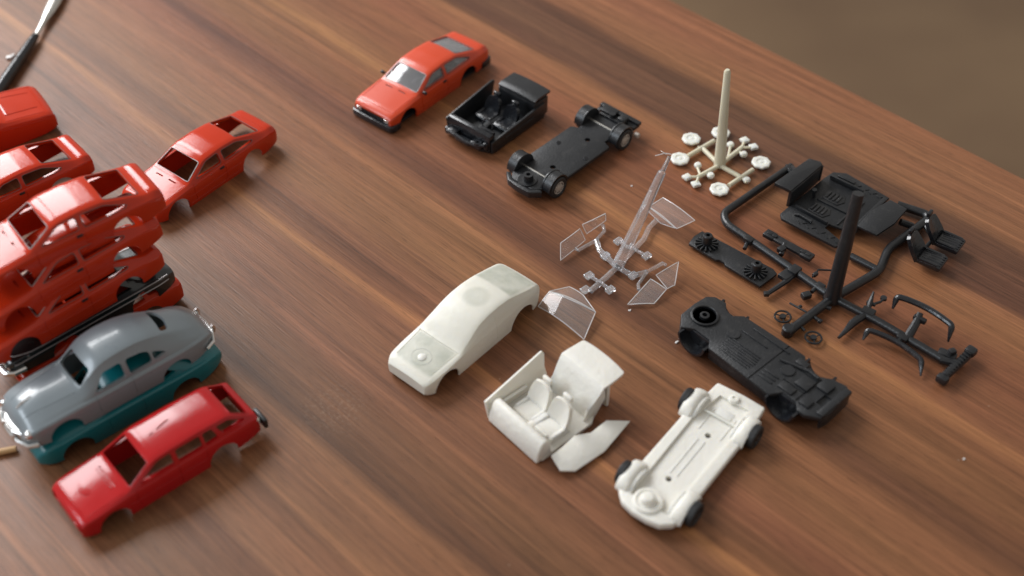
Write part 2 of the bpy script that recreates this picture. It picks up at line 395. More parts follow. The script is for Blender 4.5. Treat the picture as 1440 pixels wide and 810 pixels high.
def shell(P):
    """hollow body: outer loft minus inner loft minus wheel arches and windows; returns mesh plus trim outlines on the surface"""
    outer = loft(P); bvh = BVHTree.FromBMesh(outer)
    base = as_obj(outer); cut = []
    if P.get('hollow', True): cut.append(as_obj(loft(P, P.get('t', 0.85), floor=-2.0, step=0.9)))
    for (xa, za, ra) in P['arches']:
        arc = [(xa+ra*math.cos(math.pi*k/20), za+ra*math.sin(math.pi*k/20)) for k in range(21)]+[(xa-ra, -5.0), (xa+ra, -5.0)]
        for sgn in (-1, 1): cut.append(as_obj(MB().prism(arc, sgn*6.9, sgn*14.2, 'y', 0).bm))
    trims = []
    for poly in P.get('side', []):
        rp = round_poly(poly, P.get('wr', 0.7))
        for sgn in (-1, 1):
            b = MB(); b.prism(rp, sgn*4.2, sgn*14, 'y', 0); cut.append(as_obj(b.bm))
            line = []
            for x, z in rp:
                h = bvh.ray_cast(Vector((x, sgn*20, z)), Vector((0, -sgn, 0)))
                line.append(h[0]+Vector((0, sgn*0.02, 0)) if h[0] else Vector((x, sgn*9, z)))
            trims.append(('side', line))
    for (x0, z0, x1, z1, pts) in P.get('screens', []):
        pts = round_poly(pts, 0.0001, 1) if False else pts
        d = Vector((x1-x0, 0, z1-z0)); Ls = d.length; d.normalize(); nrm = Vector((-d.z, 0, d.x))
        if nrm.z < 0: nrm = -nrm
        q = round_poly([(t*Ls, y) for t, y in pts], P.get('wr', 0.7))
        t = bmesh.new(); A = []; B = []; line = []
        for s_, y in q:
            c = Vector((x0, 0, z0))+d*s_+Vector((0, y, 0))
            A.append(t.verts.new(c-nrm*P.get('sd', 1.9))); B.append(t.verts.new(c+nrm*3.0))
            h = bvh.ray_cast(c+nrm*6, -nrm); line.append(h[0]+nrm*0.02 if h[0] else c)
        t.faces.new(A); t.faces.new(B[::-1]); n = len(A)
        for i in range(n): t.faces.new((A[i], B[i], B[(i+1) % n], A[(i+1) % n]))
        bmesh.ops.recalc_face_normals(t, faces=t.faces); cut.append(as_obj(t)); trims.append(('screen', line))
    for (kind, pts, r) in P.get('grooves', []):      # panel gaps engraved along polylines
        pp = []
        for (a, b_), (c, d_) in zip(pts, pts[1:]):
            n = max(2, int(math.hypot(c-a, d_-b_)/0.7))
            pp += [(a+(c-a)*i/n, b_+(d_-b_)*i/n) for i in range(n)]
        pp.append(pts[-1])
        for sgn in ((-1, 1) if kind == 'side' else (1,)):
            line = []
            for a, b_ in pp:
                if kind == 'side': h = bvh.ray_cast(Vector((a, sgn*20, b_)), Vector((0, -sgn, 0)))
                else: h = bvh.ray_cast(Vector((a, b_, 40)), Vector((0, 0, -1)))
                if h[0]: line.append(h[0])
            if len(line) > 2: b = MB(); b.tube(line, r, 6); cut.append(as_obj(b.bm))
    for f in P.get('extra_cut', []): cut.append(as_obj(f().bm))
    base = boolean(base, cut)
    me = base.data.copy(); m = base.data; bpy.data.objects.remove(base); bpy.data.meshes.remove(m)
    return finish(me, 30), trims, bvh
def glass_mesh(P, zcut):
    o = as_obj(loft(P, 0.30)); cut = [as_obj(loft(P, 0.75, floor=-2)), as_obj(MB().box((P['L']/2, 0, zcut-20), (P['L']+20, 60, 40), 0).bm)]
    o = boolean(o, cut, 0.1); me = o.data.copy(); m = o.data; bpy.data.objects.remove(o); bpy.data.meshes.remove(m); return finish(me, 30)
def on_surface(bvh, x, y, side=None):
    h = bvh.ray_cast(Vector((x, y, 40)), Vector((0, 0, -1))) if side is None else bvh.ray_cast(Vector((x, side*20, y)), Vector((0, -side, 0)))
    return h[0]

# ------------------------------------------------------------------ the setting
tb = MB(); tb.prism([(-800, -290), (500, -290), (500, 357.7), (-800, 380.2)], -25, 0, bevel=1.2, seg=3)
table = link('table', tb, 'wood'); table.rotation_euler = (0, 0, UG)
tag(table, 'brown wooden tabletop with long streaked grain under all the model parts', 'table')
for (lx, ly) in ((420, 320), (-720, 320), (420, -240), (-720, -240)):
    link('table_leg', MB().box((lx, ly, -362), (50, 50, 674), 2), 'wood', table)
fb = MB(); fb.box((0, 1500, -710), (9000, 9000, 20), 0)
fl = link('floor', fb, 'floor'); fl['kind'] = 'structure'

# ------------------------------------------------------------------ red coupe bodies
COUPE = dict(L=56.0,
 zb=[(0, 1.6), (2, 1.0), (5, .5), (14, 0), (38, 0), (50, 1.2), (56, 2.2)],
 zs=[(0, 5.2), (.8, 6.0), (3, 6.6), (15, 7.7), (46, 8.2), (53, 8.0), (56, 7.2)],
 zt=[(0, 5.5), (.8, 6.4), (3, 7.0), (14.4, 8.3), (15.0, 8.4), (23.0, 12.6), (25, 13.2), (32, 13.5), (38.6, 13.0), (50.4, 9.35), (51.4, 9.1), (54.2, 9.2), (55.4, 8.8), (56, 7.9)],
 wt=[(0, 7.4), (2, 8.4), (14.6, 8.9), (23.2, 7.5), (38.6, 7.2), (50.6, 8.0), (56, 7.8)],
 ws=[(0, 9.0), (1.2, 9.7), (5, 10.2), (50, 10.2), (54.5, 9.8), (56, 9.1)],
 cr=[(0, .25), (14, .45), (18, .5), (24, .35), (38, .35), (52, .25), (56, .2)],
 arches=[(8.6, 1.6, 4.7), (43.0, 1.6, 4.7)], wr=0.8,
 side=[[(18.3, 8.75), (24.6, 12.15), (30.0, 12.45), (30.0, 8.75)], [(31.5, 8.75), (31.5, 12.45), (38.6, 11.9), (45.2, 9.35), (44.2, 8.85)]],
 screens=[(14.9, 8.35, 23.2, 12.75, [(.09, -8.1), (.09, 8.1), (.93, 6.9), (.93, -6.9)]), (38.6, 13.05, 50.5, 9.3, [(.08, -6.5), (.08, 6.5), (.93, 7.1), (.93, -7.1)])],
 grooves=[('side', [(16.6, 8.2), (16.2, 5), (17.0, 1.2)], .16), ('side', [(30.8, 8.2), (30.8, 3), (30.0, 1.2)], .16), ('side', [(14, 4.4), (38, 4.6)], .13),
          ('top', [(14.2, -8.3), (2.4, -8.0), (2.2, 8.0), (14.2, 8.3)], .15), ('side', [(14.2, 1.5), (37.4, 1.5)], .12),
          ('top', [(52, -7.4), (52, 7.4)], .12)],
 extra_cut=[lambda: MB().box((-.2, 0, 3.9), (1.8, 15.5, 2.0), 0), lambda: MB().box((12.7, 3.1, 9.0), (.55, 3.4, 2.2), 0), lambda: MB().box((12.9, -3.1, 9.0), (.55, 3.4, 2.2), 0),
            lambda: MB().box((56.3, 0, 5.6), (1.4, 15.5, 1.7), 0)])
coupe_me, coupe_trim, coupe_bvh = shell(COUPE)
def trim_mb(trims, r=0.17, kinds=('side', 'screen')):
    b = MB()
    for k, line in trims:
        if k in kinds: b.tube(line, r, 6, closed=True)
    return b
coupe_trim_me = trim_mb(coupe_trim[-2:-1], 0.17).mesh('window_trim')
side_trim_me = trim_mb(coupe_trim[:-2]+coupe_trim[-1:], 0.12).mesh('window_seal')
hb = MB()
for s_ in (-1, 1):
    p = on_surface(coupe_bvh, 29.3, 7.3, s_); hb.box(p+Vector((0, s_*0.05, 0)), (1.9, .5, .7), .12)
handle_me = hb.mesh('door_handle')
def coupe(name, label, paint, loc, ang, group='empty red coupe body shells', rot=None, trim='silver_line'):
    t = thing(name, label, 'car body', loc, ang, group, rot)
    link('body_shell', coupe_me.copy() if paint != 'coupe_red' else coupe_me, paint, t)
    link('window_trim', coupe_trim_me, trim, t); link('window_seal', side_trim_me, 'seal', t)
    link('door_handle', handle_me, 'black', t)
    return t
shell_a = coupe('coupe_body_shell', 'empty red coupe shell standing alone on the table to the right of the tall stack', 'coupe_red', (-126.8, 318.0, 0), 51.9)
def coupe_copy(label, loc, ang, tilt=(0, 0)):
    c = copy_tree(shell_a); c.location = Vector(loc)*S; c.rotation_euler = (R(tilt[0]), R(tilt[1]), R(ang)); c['label'] = label; return c
def from_pt(world, ang, local):
    a = R(ang); x, y = local; return (world.x-(x*math.cos(a)-y*math.sin(a)), world.y-(x*math.sin(a)+y*math.cos(a)))
for (pu, pv, z0, ang, tilt, lab) in ((114, 332, 36.8, 38.5, 1.5, 'uppermost red coupe shell in the tall stack, glare on its roof'),
                               (116, 379, 27.4, 41.0, 4.0, 'middle red coupe shell of the tall stack, between two other coupe shells'),
                               (121, 422, 17.8, 43.5, 1.5, 'lowest red coupe shell of the tall stack, resting on the black sedan body')):
    x, y = from_pt(at(pu, pv, z0+7.3), ang, (29.3, -10.3))
    coupe_copy(lab, (x, y, z0-29.3*math.sin(R(tilt))), ang, (0, -tilt))
a = R(41.5); pt = at(127, 224, 8)
coupe_copy('red coupe shell behind the tall stack, cut off by the left edge', (*from_pt(pt, 41.5, (55.2, -9.6)), 0), 41.5)

# complete orange red coupe
t = thing('model_coupe', 'finished orange red model coupe with clear windows and black bumpers', 'model car', (-51.5, 369.5, 0), 51)
P2 = dict(COUPE)
link('body_shell', coupe_me.copy(), 'orange_red', t)
link('window_trim', coupe_trim_me.copy(), 'silver_line', t); link('window_seal', side_trim_me.copy(), 'seal', t)
link('window_glass', glass_mesh(COUPE, 8.0), 'car_glass', t)
link('door_handle', handle_me.copy(), 'black', t)
b = MB(); b.prism([(-1.0, -9.4), (-1.2, 0), (-1.0, 9.4), (.2, 10.3), (4, 10.5), (4, 9.3), (1, 8.7), (1, -8.7), (4, -9.3), (4, -10.5), (.2, -10.3)], 0.4, 2.9, bevel=.35)
b.box((.9, 0, 4.0), (1.6, 16.5, 2.2), .2)
for k in range(7): b.box((.05, -5.0+k*1.67, 4.0), (.25, .22, 1.9), .03)
bu = link('front_bumper', b, 'black_gloss', t)
for s_ in (-1, 1):
    h = MB(); h.box((.15, s_*6.9, 4.1), (.8, 2.5, 1.6), .25); link('headlight', h, 'chrome', t)
b = MB(); b.prism([(57.0, -9.3), (57.2, 0), (57.0, 9.3), (55.8, 10.3), (51, 10.5), (51, 9.3), (55, 8.7), (55, -8.7), (51, -9.3), (51, -10.5), (55.8, -10.3)], 1.2, 3.8, bevel=.35)
link('rear_bumper', b, 'black_gloss', t)
b = MB(); b.box((55.6, 0, 5.6), (.9, 15.0, 1.5), .15); link('tail_light', b, 'wagon_red', t)
for s_ in (-1, 1):
    m_ = MB(); m_.box((17.4, s_*10.7, 8.9), (1.0, 1.7, 1.2), .3); m_.box((17.8, s_*9.8, 8.5), (.7, 1.2, .4), .1); link('door_mirror', m_, 'black', t)
b = MB(); b.box((28, 0, 1.2), (48, 17.2, .8), .2); link('underbody', b, 'black_matt', t)
b = MB()
for yy in (-2.5, -5.5): b.box((21, yy, 9.2), (3.0, .9, .25), .05, Matrix.Rotation(R(-25), 3, 'Y'))
b.box((22, 0, 5.0), (16, 15.5, 6.5), 1.0); b.box((33, -3.8, 7.6), (3, 5.4, 5.2), 1.0); b.box((33, 3.8, 7.6), (3, 5.4, 5.2), 1.0); b.box((44, 0, 6.0), (8, 15, 4.5), 1)
link('cabin_interior', b, 'black_matt', t)

# ------------------------------------------------------------------ red estate shell in front
WAGON = dict(L=55.5,
 zb=[(0, 1.4), (2, .8), (5, .4), (14, 0), (38, 0), (50, 1.0), (55.5, 2.0)],
 zs=[(0, 5.2), (.8, 6.2), (3, 6.8), (15, 7.9), (46, 8.5), (53, 8.4), (55.5, 7.8)],
 zt=[(0, 5.5), (.8, 6.6), (3, 7.1), (14.6, 8.5), (15.2, 8.6), (23.2, 13.0), (25, 13.6), (36, 13.9), (46.8, 13.5), (48.2, 13.0), (54.2, 9.1), (55.1, 8.9), (55.5, 8.3)],
 wt=[(0, 7.2), (2, 8.1), (15, 8.5), (23.2, 7.2), (47, 6.9), (54.5, 7.6), (55.5, 7.6)],
 ws=[(0, 8.6), (1.2, 9.3), (5, 9.7), (50, 9.7), (54.5, 9.4), (55.5, 9.0)],
 cr=[(0, .25), (14, .45), (24, .4), (46, .35), (55.5, .2)],
 arches=[(9.2, 1.4, 4.6), (43.0, 1.4, 4.6)], wr=0.6,
 side=[[(18.4, 9.0), (24.8, 12.5), (29.0, 12.7), (29.0, 9.0)], [(30.4, 9.0), (30.4, 12.7), (38.0, 12.6), (38.0, 9.0)],
       [(38.9, 9.0), (38.9, 12.6), (41.8, 12.5), (43.0, 9.2)], [(44.4, 9.7), (43.2, 12.4), (47.2, 12.2), (52.0, 9.6)]],
 screens=[(15.1, 8.55, 23.4, 13.1, [(.09, -7.8), (.09, 7.8), (.93, 6.5), (.93, -6.5)]), (48.0, 13.15, 54.3, 9.1, [(.10, -6.3), (.10, 6.3), (.90, 6.9), (.90, -6.9)])],
 grooves=[('side', [(16.8, 8.3), (16.4, 5), (17.0, 1.2)], .15), ('side', [(29.7, 8.4), (29.7, 1.2)], .15), ('side', [(38.4, 8.4), (38.2, 5.5)], .15), ('side', [(14, 4.6), (38, 4.7)], .12),
          ('top', [(14.2, -7.9), (2.4, -7.6), (2.2, 7.6), (14.2, 7.9)], .15)],
 extra_cut=[lambda: MB().box((-.2, 0, 4.3), (1.9, 8.4, 1.8), 0), lambda: MB().box((-.1, -6.6, 4.5), (2.1, 3.2, 2.5), .3), lambda: MB().box((-.1, 6.6, 4.5), (2.1, 3.2, 2.5), .3),
            lambda: MB().box((13.0, 0, 9.2), (.6, 9.0, 1.7), .0)])
wagon_me, wagon_trim, wagon_bvh = shell(WAGON)
org_w = (-120.3+.4, 193.4+.2, 0)
t = thing('estate_body_shell', 'empty red estate car shell with open windows in front of the grey saloon', 'car body', org_w, 40.8)
link('body_shell', wagon_me, 'wagon_red', t)
b = trim_mb(wagon_trim, 0.16, ('screen',)); link('window_trim', b, 'wagon_red', t)
b = MB(); p = on_surface(wagon_bvh, 7.0, 1.0); b.lathe([(0, -.5), (2.0, -.5), (1.9, .02), (1.4, .08), (0, .10)], Matrix.Translation(p) @ Matrix.Scale(1.5, 4, Vector((0, 1, 0))), 24)  # near-flat oval added in place of a dim reflection on the bonnet
for k in range(9): p = on_surface(wagon_bvh, 12.0, -4+k); b.box(p+Vector((0, 0, .05)), (.35, .6, .3), .05)
link('bonnet_vents_reflection', b, 'wagon_red', t)
b = MB(); b.tube([(30+x, y, z) for x, y, z in ((0, 1, 14.25), (2, 1.6, 14.28), (4, 1.9, 14.3))], .22, 6); b.tube([(27.5, .4, 14.2), (28.6, .6, 14.22)], .2, 6); link('roof_seam', b, 'wagon_red', t)
b = MB(); b.box((56.8, -7.6, 5.4), (1.2, 6.0, 3.6), .3); b.box((57.4, -7.6, 5.4), (.4, 4.8, 2.4), .1); b.box((55.9, -6.2, 4.6), (1.6, 3, 1.6), .1); link('rear_bumper', b, 'black', t)
b = MB(); b.box((55.2, -8.3, 6.6), (1.0, 1.6, 2.0), .2); link('tail_light', b, 'ivory_pale', t)
b = MB(); b.box((-.1, -6.6, 4.5), (.3, 2.8, 2.0), .1); link('lamp_recess', b, 'wagon_red', t)

# two more estate shells, mostly hidden
plain_me, _, _ = shell(dict(WAGON, arches=[(43.0, 1.4, 4.6)], wr=.6,
 grooves=[('top', [(14.2, -7.9), (2.4, -7.6), (2.2, 7.6), (14.2, 7.9)], .15), ('top', [(13.5, -5.0), (3.6, -4.4)], .2), ('top', [(13.5, 5.0), (3.6, 4.4)], .2), ('side', [(1.5, 5.6), (16, 6.8)], .16)]))
def hidden_estate(label, loc, ang):
    c = thing('estate_body_shell', label, 'car body', loc, ang)
    link('body_shell', plain_me, 'coupe_red', c)
    return c
a = R(215.0)
pE = at(71, 163, 7)
eo = from_pt(pE, 215.0, (1.8, 10.8))
hidden_estate('red body shell below the black handled tool, only its bonnet and nose in view', (eo[0], eo[1], 0), 215.0).scale = (1.2, 1.2, 1.2)
pB = at(265, 421, 6)
bo = from_pt(pB, 42.5, (54.8, -9.0))
ab = 43.8; p0 = at(16, 516, 13.2); bo = from_pt(p0, ab, (0.5, -9.6))
base_red = hidden_estate('red body shell under the black sedan, tail corner peeping out beside the grey saloon', (bo[0]+1.8*math.cos(R(ab)), bo[1]+1.8*math.sin(R(ab)), 0), ab)

# ------------------------------------------------------------------ rounded saloon bodies (grey on teal)
SALOON = dict(L=58.0, sh=0.90, sm=1.4,
 zb=[(0, 1.4), (2, .8), (8, .2), (48, .2), (56, 1.2), (58, 1.8)],
 zs=[(0, 4.2), (1, 6.0), (4, 7.2), (10, 7.7), (18, 7.9), (30, 7.9), (44, 7.8), (52, 7.2), (56, 6.2), (58, 4.2)],
 zt=[(0, 4.5), (1, 7.0), (3, 8.6), (8, 9.6), (16.8, 9.9), (18.0, 10.3), (22.8, 14.4), (25.5, 15.9), (30, 16.5), (35, 16.4), (40, 15.3), (45.5, 12.8), (50, 10.6), (54, 8.9), (57, 6.6), (58, 4.6)],
 wt=[(0, 3.6), (3, 4.6), (10, 5.6), (18, 6.6), (24, 6.6), (30, 6.7), (38, 6.4), (46, 5.8), (52, 5.4), (58, 3.6)],
 ws=[(0, 7.2), (1, 8.6), (3, 9.8), (8, 10.5), (18, 10.7), (44, 10.8), (52, 9.9), (56, 8.3), (58, 6.4)],
 cr=[(0, .6), (10, 1.0), (18, .7), (24, .8), (38, .9), (46, .9), (58, .6)],
 arches=[(10.5, 1.4, 4.6), (44.0, 0.8, 4.6)], wr=1.0, sd=1.4, bulge=0.45,
 side=[[(20.8, 8.6), (24.6, 13.2), (30.0, 13.7), (30.0, 8.6)], [(31.4, 8.6), (31.4, 13.7), (36.2, 13.2), (38.2, 12.3), (38.2, 8.7)], [(38.9, 11.9), (38.9, 8.8), (43.0, 9.6)]],
 screens=[(17.9, 10.2, 23.6, 15.1, [(.08, -6.3), (.10, 6.3), (.80, 5.4), (.80, -5.4)]), (42.0, 15.3, 49.5, 11.4, [(.30, -5.0), (.34, 5.0), (.62, 4.4), (.72, 0), (.62, -4.4)])],
 grooves=[('side', [(20.5, 8.6), (20.5, 2)], .14), ('side', [(31.2, 8.8), (31.2, 2)], .14), ('top', [(17, -6.4), (9, -5.6), (2.5, -4.2)], .14), ('top', [(17, 6.4), (9, 5.6), (2.5, 4.2)], .14)])
saloon_me, saloon_trim, saloon_bvh = shell(SALOON)
og = Vector((-139.6, 220.4, 0)); ag = R(41); uy = Vector((-math.sin(ag), math.cos(ag), 0)); ux = Vector((math.cos(ag), math.sin(ag), 0))
t = thing('saloon_body_shell', 'glossy teal rounded saloon shell lying on the table beneath the grey saloon', 'car body', og+uy*-4.2+ux*-.6, 41, 'rounded saloon body shells')
link('body_shell', saloon_me.copy(), 'teal', t)
gz = 8.8
t.scale = (1.035, .96, 1)
t = thing('saloon_body_shell', 'grey rounded saloon shell with chrome bumpers stacked on top of the teal shell', 'car body', og+uy*-3.4+ux*-1.6+Vector((0, 0, gz)), 41, 'rounded saloon body shells')
link('body_shell', saloon_me, 'grey', t); t.scale = (1.035, 1, 1)
b = MB(); b.tube([(2.6, -9.9, 2.2), (.2, -8.6, 2.1), (-1.1, -5, 2.0), (-1.5, 0, 2.0), (-1.1, 5, 2.0), (.2, 8.6, 2.1), (2.6, 9.9, 2.2)], .75, 8)
for s_ in (-1, 1): b.tube([(-1.4, s_*3.2, .9), (-1.7, s_*3.2, 2.4), (-1.2, s_*3.2, 3.5)], .5, 8)
link('front_bumper', b, 'chrome', t)
b = MB(); b.tube([(.9, -5.2, 4.0), (-.2, -3, 3.9), (-.5, 0, 3.9), (-.2, 3, 3.9), (.9, 5.2, 4.0)], 1.05, 10, flat=.85)
for k in range(9): b.box((-1.3 if 2 < k < 6 else -1.1, -2.8+k*.7, 3.9), (.35, .25, 1.2), .05)
link('grille', b, 'chrome', t)
for s_ in (-1, 1):
    b = MB(); b.lathe([(0, -.6), (1.35, -.6), (1.35, .1), (.9, .55), (0, .75)], Matrix.Translation((1.1, s_*7.6, 5.3)) @ Matrix.Rotation(R(-78), 4, 'Y') @ Matrix.Rotation(0, 4, 'Z'), 18); link('headlight', b, 'chrome', t)
b = MB(); b.tube([(54, -9.9, 2.8), (57, -8.4, 2.8), (58.6, -5, 2.8), (59.1, 0, 2.8), (58.6, 5, 2.8), (57, 8.4, 2.8), (54, 9.9, 2.8)], .55, 8)
link('rear_bumper', b, 'chrome', t)
for s_ in (-1, 1):
    b = MB(); b.tube([(59.1, s_*4.5, 2.2), (59.5, s_*4.5, 3.6), (58.9, s_*4.5, 5.1)], .55, 8); link('bumper_guard', b, 'chrome', t)
b = MB(); q = [on_surface(saloon_bvh, x, 0.0)+Vector((0, 0, .1)) for x in (2.4, 4, 7)]; b.tube(q, [.2, .35, .12], 8); link('bonnet_ornament', b, 'chrome', t)

# ------------------------------------------------------------------ black saloon with bright side trim
BLACK = dict(L=56.0, sh=0.93,
 zb=[(0, 1.6), (3, .8), (14, .2), (48, .2), (56, 1.8)],
 zs=[(0, 5.4), (1, 6.4), (12, 7.4), (44, 7.4), (54, 7.0), (56, 6.0)],
 zt=[(0, 5.7), (1, 6.8), (16, 8.4), (24, 12.4), (27, 13.0), (36, 13.0), (40, 12.2), (46, 8.4), (54, 7.9), (56, 6.6)],
 wt=[(0, 7.4), (16, 8.4), (24, 6.8), (38, 6.8), (47, 8.0), (56, 7.4)],
 ws=[(0, 8.8), (2, 9.8), (50, 10.0), (54, 9.5), (56, 8.6)],
 cr=[(0, .4), (24, .5), (56, .3)],
 arches=[(17.5, 1.2, 4.4), (44.5, 1.6, 4.6)], wr=.6,
 side=[[(19, 8.3), (24.6, 11.8), (31, 11.9), (31, 8.3)], [(32.2, 8.3), (32.2, 11.9), (38.5, 11.2), (42, 8.5)]],
 screens=[(16.2, 8.5, 24, 12.5, [(.1, -7.2), (.1, 7.2), (.9, 6), (.9, -6)])],
 grooves=[('side', [(18, 7.4), (18, 1)], .15), ('side', [(31.6, 7.4), (31.6, 1)], .15), ('side', [(43, 7.3), (43, 6.6)], .15)])
black_me, _, black_bvh = shell(BLACK)
p0 = at(16, 516, 13.2); ab = 43.8
bo = from_pt(p0, ab, (0.5, -9.6))
t = thing('saloon_body_shell', 'shiny black saloon shell with silver side trim lines, wedged under the red coupe shells', 'car body', (bo[0], bo[1], 7.6), ab)
link('body_shell', black_me, 'black_paint', t)
for zz, r_ in ((5.2, .20), (6.9, .14)):
    b = MB()
    b.tube([on_surface(black_bvh, 1.5+k*1.0, zz, -1)+Vector((0, -.03, 0)) for k in range(53)], r_, 6)
    b.tube([on_surface(black_bvh, 1.5+k*1.0, zz, 1)+Vector((0, .03, 0)) for k in range(53)], r_, 6)
    link('side_trim', b, 'silver_line', t)
b = MB(); b.tube([(4, -10.4, 3.0), (.6, -10.0, 3.0), (-1.2, -8.5, 3.0), (-1.6, 0, 3.0), (-1.2, 8.5, 3.0), (.6, 10, 3.0), (4, 10.4, 3.0)], .95, 10); link('front_bumper', b, 'chrome', t)
b = MB(); b.box((-.2, 0, 5.0), (.7, 15.6, 1.7), .2); link('grille', b, 'chrome', t)
b = MB(); b.lathe([(0, -.3), (.5, -.3), (.5, .2), (0, .4)], Matrix.Translation(on_surface(black_bvh, 6.0, 6.1, -1)) @ Matrix.Rotation(R(90), 4, 'X'), 12); link('side_lamp', b, 'chrome', t)

# ------------------------------------------------------------------ white resin body
WHITE = dict(L=53.2, sh=0.965, hollow=True, t=0.8, sm=1.0,
 zb=[(0, 1.4), (2, .6), (5, .2), (13, 0), (37, 0), (49, .8), (53.2, 1.8)],
 zs=[(0, 4.6), (1, 5.6), (3, 6.2), (14, 7.4), (20, 8.2), (46, 8.6), (51, 8.0), (53.2, 6.2)],
 zt=[(0, 4.9), (1, 5.9), (3, 6.6), (14.4, 7.7), (15.2, 7.9), (19, 10.1), (24, 12.6), (28, 13.4), (33, 13.6), (38, 13.0), (44, 11.3), (50.6, 9.2), (52.2, 8.2), (53.2, 6.6)],
 wt=[(0, 6.8), (2, 7.8), (14.6, 8.6), (24, 7.6), (38, 7.5), (50, 7.8), (53.2, 6.8)],
 ws=[(0, 7.4), (.8, 8.3), (3, 9.1), (8, 9.4), (46, 9.4), (50.5, 9.0), (53.2, 7.2)],
 cr=[(0, .45), (14, .4), (18, .9), (25, .6), (38, .5), (53.2, .3)], bulge=0.25,
 arches=[(8.3, 1.0, 5.0), (42.8, 1.0, 5.4)],
 grooves=[('top', [(14.4, -8.0), (14.0, 0), (14.4, 8.0)], .22), ('top', [(14.2, -7.6), (3.6, -6.9)], .13), ('top', [(14.2, 7.6), (3.6, 6.9)], .13), ('side', [(17.6, 8.9), (24.6, 11.9), (33, 12.3), (41, 10.9), (45.6, 9.2), (17.6, 8.7)], .17), ('side', [(30.4, 12.2), (30.4, 2)], .09)])
white_me, _, white_bvh = shell(WHITE)
t = thing('resin_car_body', 'solid looking white car body without window openings, greyer bonnet and round spot on the roof', 'car body', (-31.4, 241.6, 0), 49.3)
link('body_shell', white_me, 'white_body', t)
b = MB(); p = on_surface(white_bvh, 6.8, -.3); b.lathe([(0, -.6), (1.5, -.6), (1.35, .12), (.8, .42), (0, .5)], Matrix.Translation(p), 20); link('bonnet_knob', b, 'white', t)
b = MB(); b.tube([on_surface(white_bvh, 6.8+2.9*math.cos(q*math.pi/14), 3.3*math.sin(q*math.pi/14))+Vector((0, 0, -.06)) for q in range(28)], .14, 6, closed=True); link('bonnet_ring', b, 'white_body', t)

# ------------------------------------------------------------------ seats, used by both cabins
def seat_mb(x, y, z, w=6.6, h=6.4, depth=6.0, back=-14):
    """driver faces -x"""
    b = MB(); r = Matrix.Rotation(R(-back), 3, 'Y')
    b.prism([(-depth, 0), (-depth-.3, 1.6), (-depth+1.0, 2.2), (-.6, 1.6), (0, 0)], -w/2, w/2, 'y', .5, Matrix.Translation((x, y, z)), 3)
    for s_ in (-1, 1): b.box((x-depth/2, y+s_*(w/2-.7), z+1.7), (depth*.8, 1.2, 1.4), .45)
    rows = []
    for i in range(9):
        tt = i/8; zz = z+1.0+h*tt; xx = x-.4+math.tan(R(-back))*h*tt*1.0; ww = w/2*(1-.25*tt**3)
        rows.append([Vector((xx-.9*(abs(q)**2)*(1-.4*tt), y+ww*q, zz-.5*(abs(q)**4)*tt)) for q in [k/5-1 for k in range(11)]])
    b.sheet(rows, 1.3)
    b.box((x-.4+math.tan(R(-back))*h*1.08+.2, y, z+1.2+h*1.1), (1.3, w*.42, 1.9), .5)
    return b

# ------------------------------------------------------------------ black cabin tub
t = thing('cabin_tub', 'glossy black cabin tub with two seats and a raised rear shelf, beside the finished coupe', 'model part', (-8.1, 355.3, 0), 49.1)
b = MB(); b.prism([(-2.5, -3.2), (26, -3.2), (27.5, 0), (27.5, 14), (26, 17.4), (-2.5, 17.4), (-4.5, 14), (-4.5, 1)], .3, 1.4, bevel=.25); b.box((9, 7.1, 2.4), (16, 2.4, 2.2), .5); link('floor_pan', b, 'black', t)
b = MB(); b.prism([(-2.8, .8), (-3.4, 7.4), (21.8, 10.4), (23.2, 9.8), (21.0, 3.4), (18.5, .8)], 17.3, 18.1, 'y', .2, Matrix.Rotation(R(-3), 4, 'X')); link('door_panel', b, 'black', t)
b = MB(); b.prism([(-2.8, .6), (-3.0, 5.6), (8, 6.2), (20.8, 7.0), (26.5, 7.2), (27.5, 2.5), (25.5, .6)], -4.0, -3.1, 'y', .2); b.box((12, -4.1, 4.0), (16, .4, .6), .15); link('door_panel', b, 'black', t)
b = MB(); b.sheet([[Vector((21.3+8.8*i/6, -3.4+17.8*j/10, 10.2+(.7 if i else 0)*1-.45*((j-5)/5)**2*1.0-.02*i)) for j in range(11)] for i in range(7)], .9)
b.prism([(21.2, -3.0), (21.2, 14.0), (22.2, 14.0), (22.2, -3.0)], 1.0, 9.6, bevel=.2); b.box((25, 5.5, 5), (8, 17.8, 7.6), .5)
link('rear_shelf', b, 'black', t)
for yy in (10.9, 2.0): link('seat', seat_mb(15.0, yy, 1.6, 7.4, 6.0, 7.0, 16*-1), 'black_gloss', t)
b = MB(); b.prism([(-3.8, 5.0), (-3.2, 7.8), (-1.4, 8.1), (-.3, 6.6), (-.9, 5.0)], -3.0, 17.2, 'y', .3); b.prism([(-.9, 5.6), (-.5, 7.6), (1.2, 7.2), (1.4, 5.6)], -1.8, 4.6, 'y', .4); b.box((-2.6, 7.1, 3.0), (1.4, 20, 5.0), .4); link('dashboard', b, 'black_gloss', t)
b = MB(); b.tube([(1.9+1.9*.35*math.cos(k*math.pi/10), 2.6+2.3*math.sin(k*math.pi/10), 7.6+2.1*math.cos(k*math.pi/10)) for k in range(20)], .3, 6, closed=True); b.tube([(.5, 2.6, 6.6), (1.9, 2.6, 7.6)], .3, 6); link('steering_wheel', b, 'black_gloss', t)
b = MB()
for (x, y, z, dx, dy, dz) in ((-4.5, 13.5, 3.2, 3.0, 4.4, 2.4), (-5.0, 8.0, 2.2, 2.6, 7.0, 1.8), (-4.6, 2.0, 3.0, 3.0, 5.2, 2.2), (-3.8, -1.6, 3.6, 1.8, 2.0, 3.2), (-4.0, 16.6, 2.2, 2.4, 2.2, 3.0)): b.box((x, y, z), (dx, dy, dz), .7)
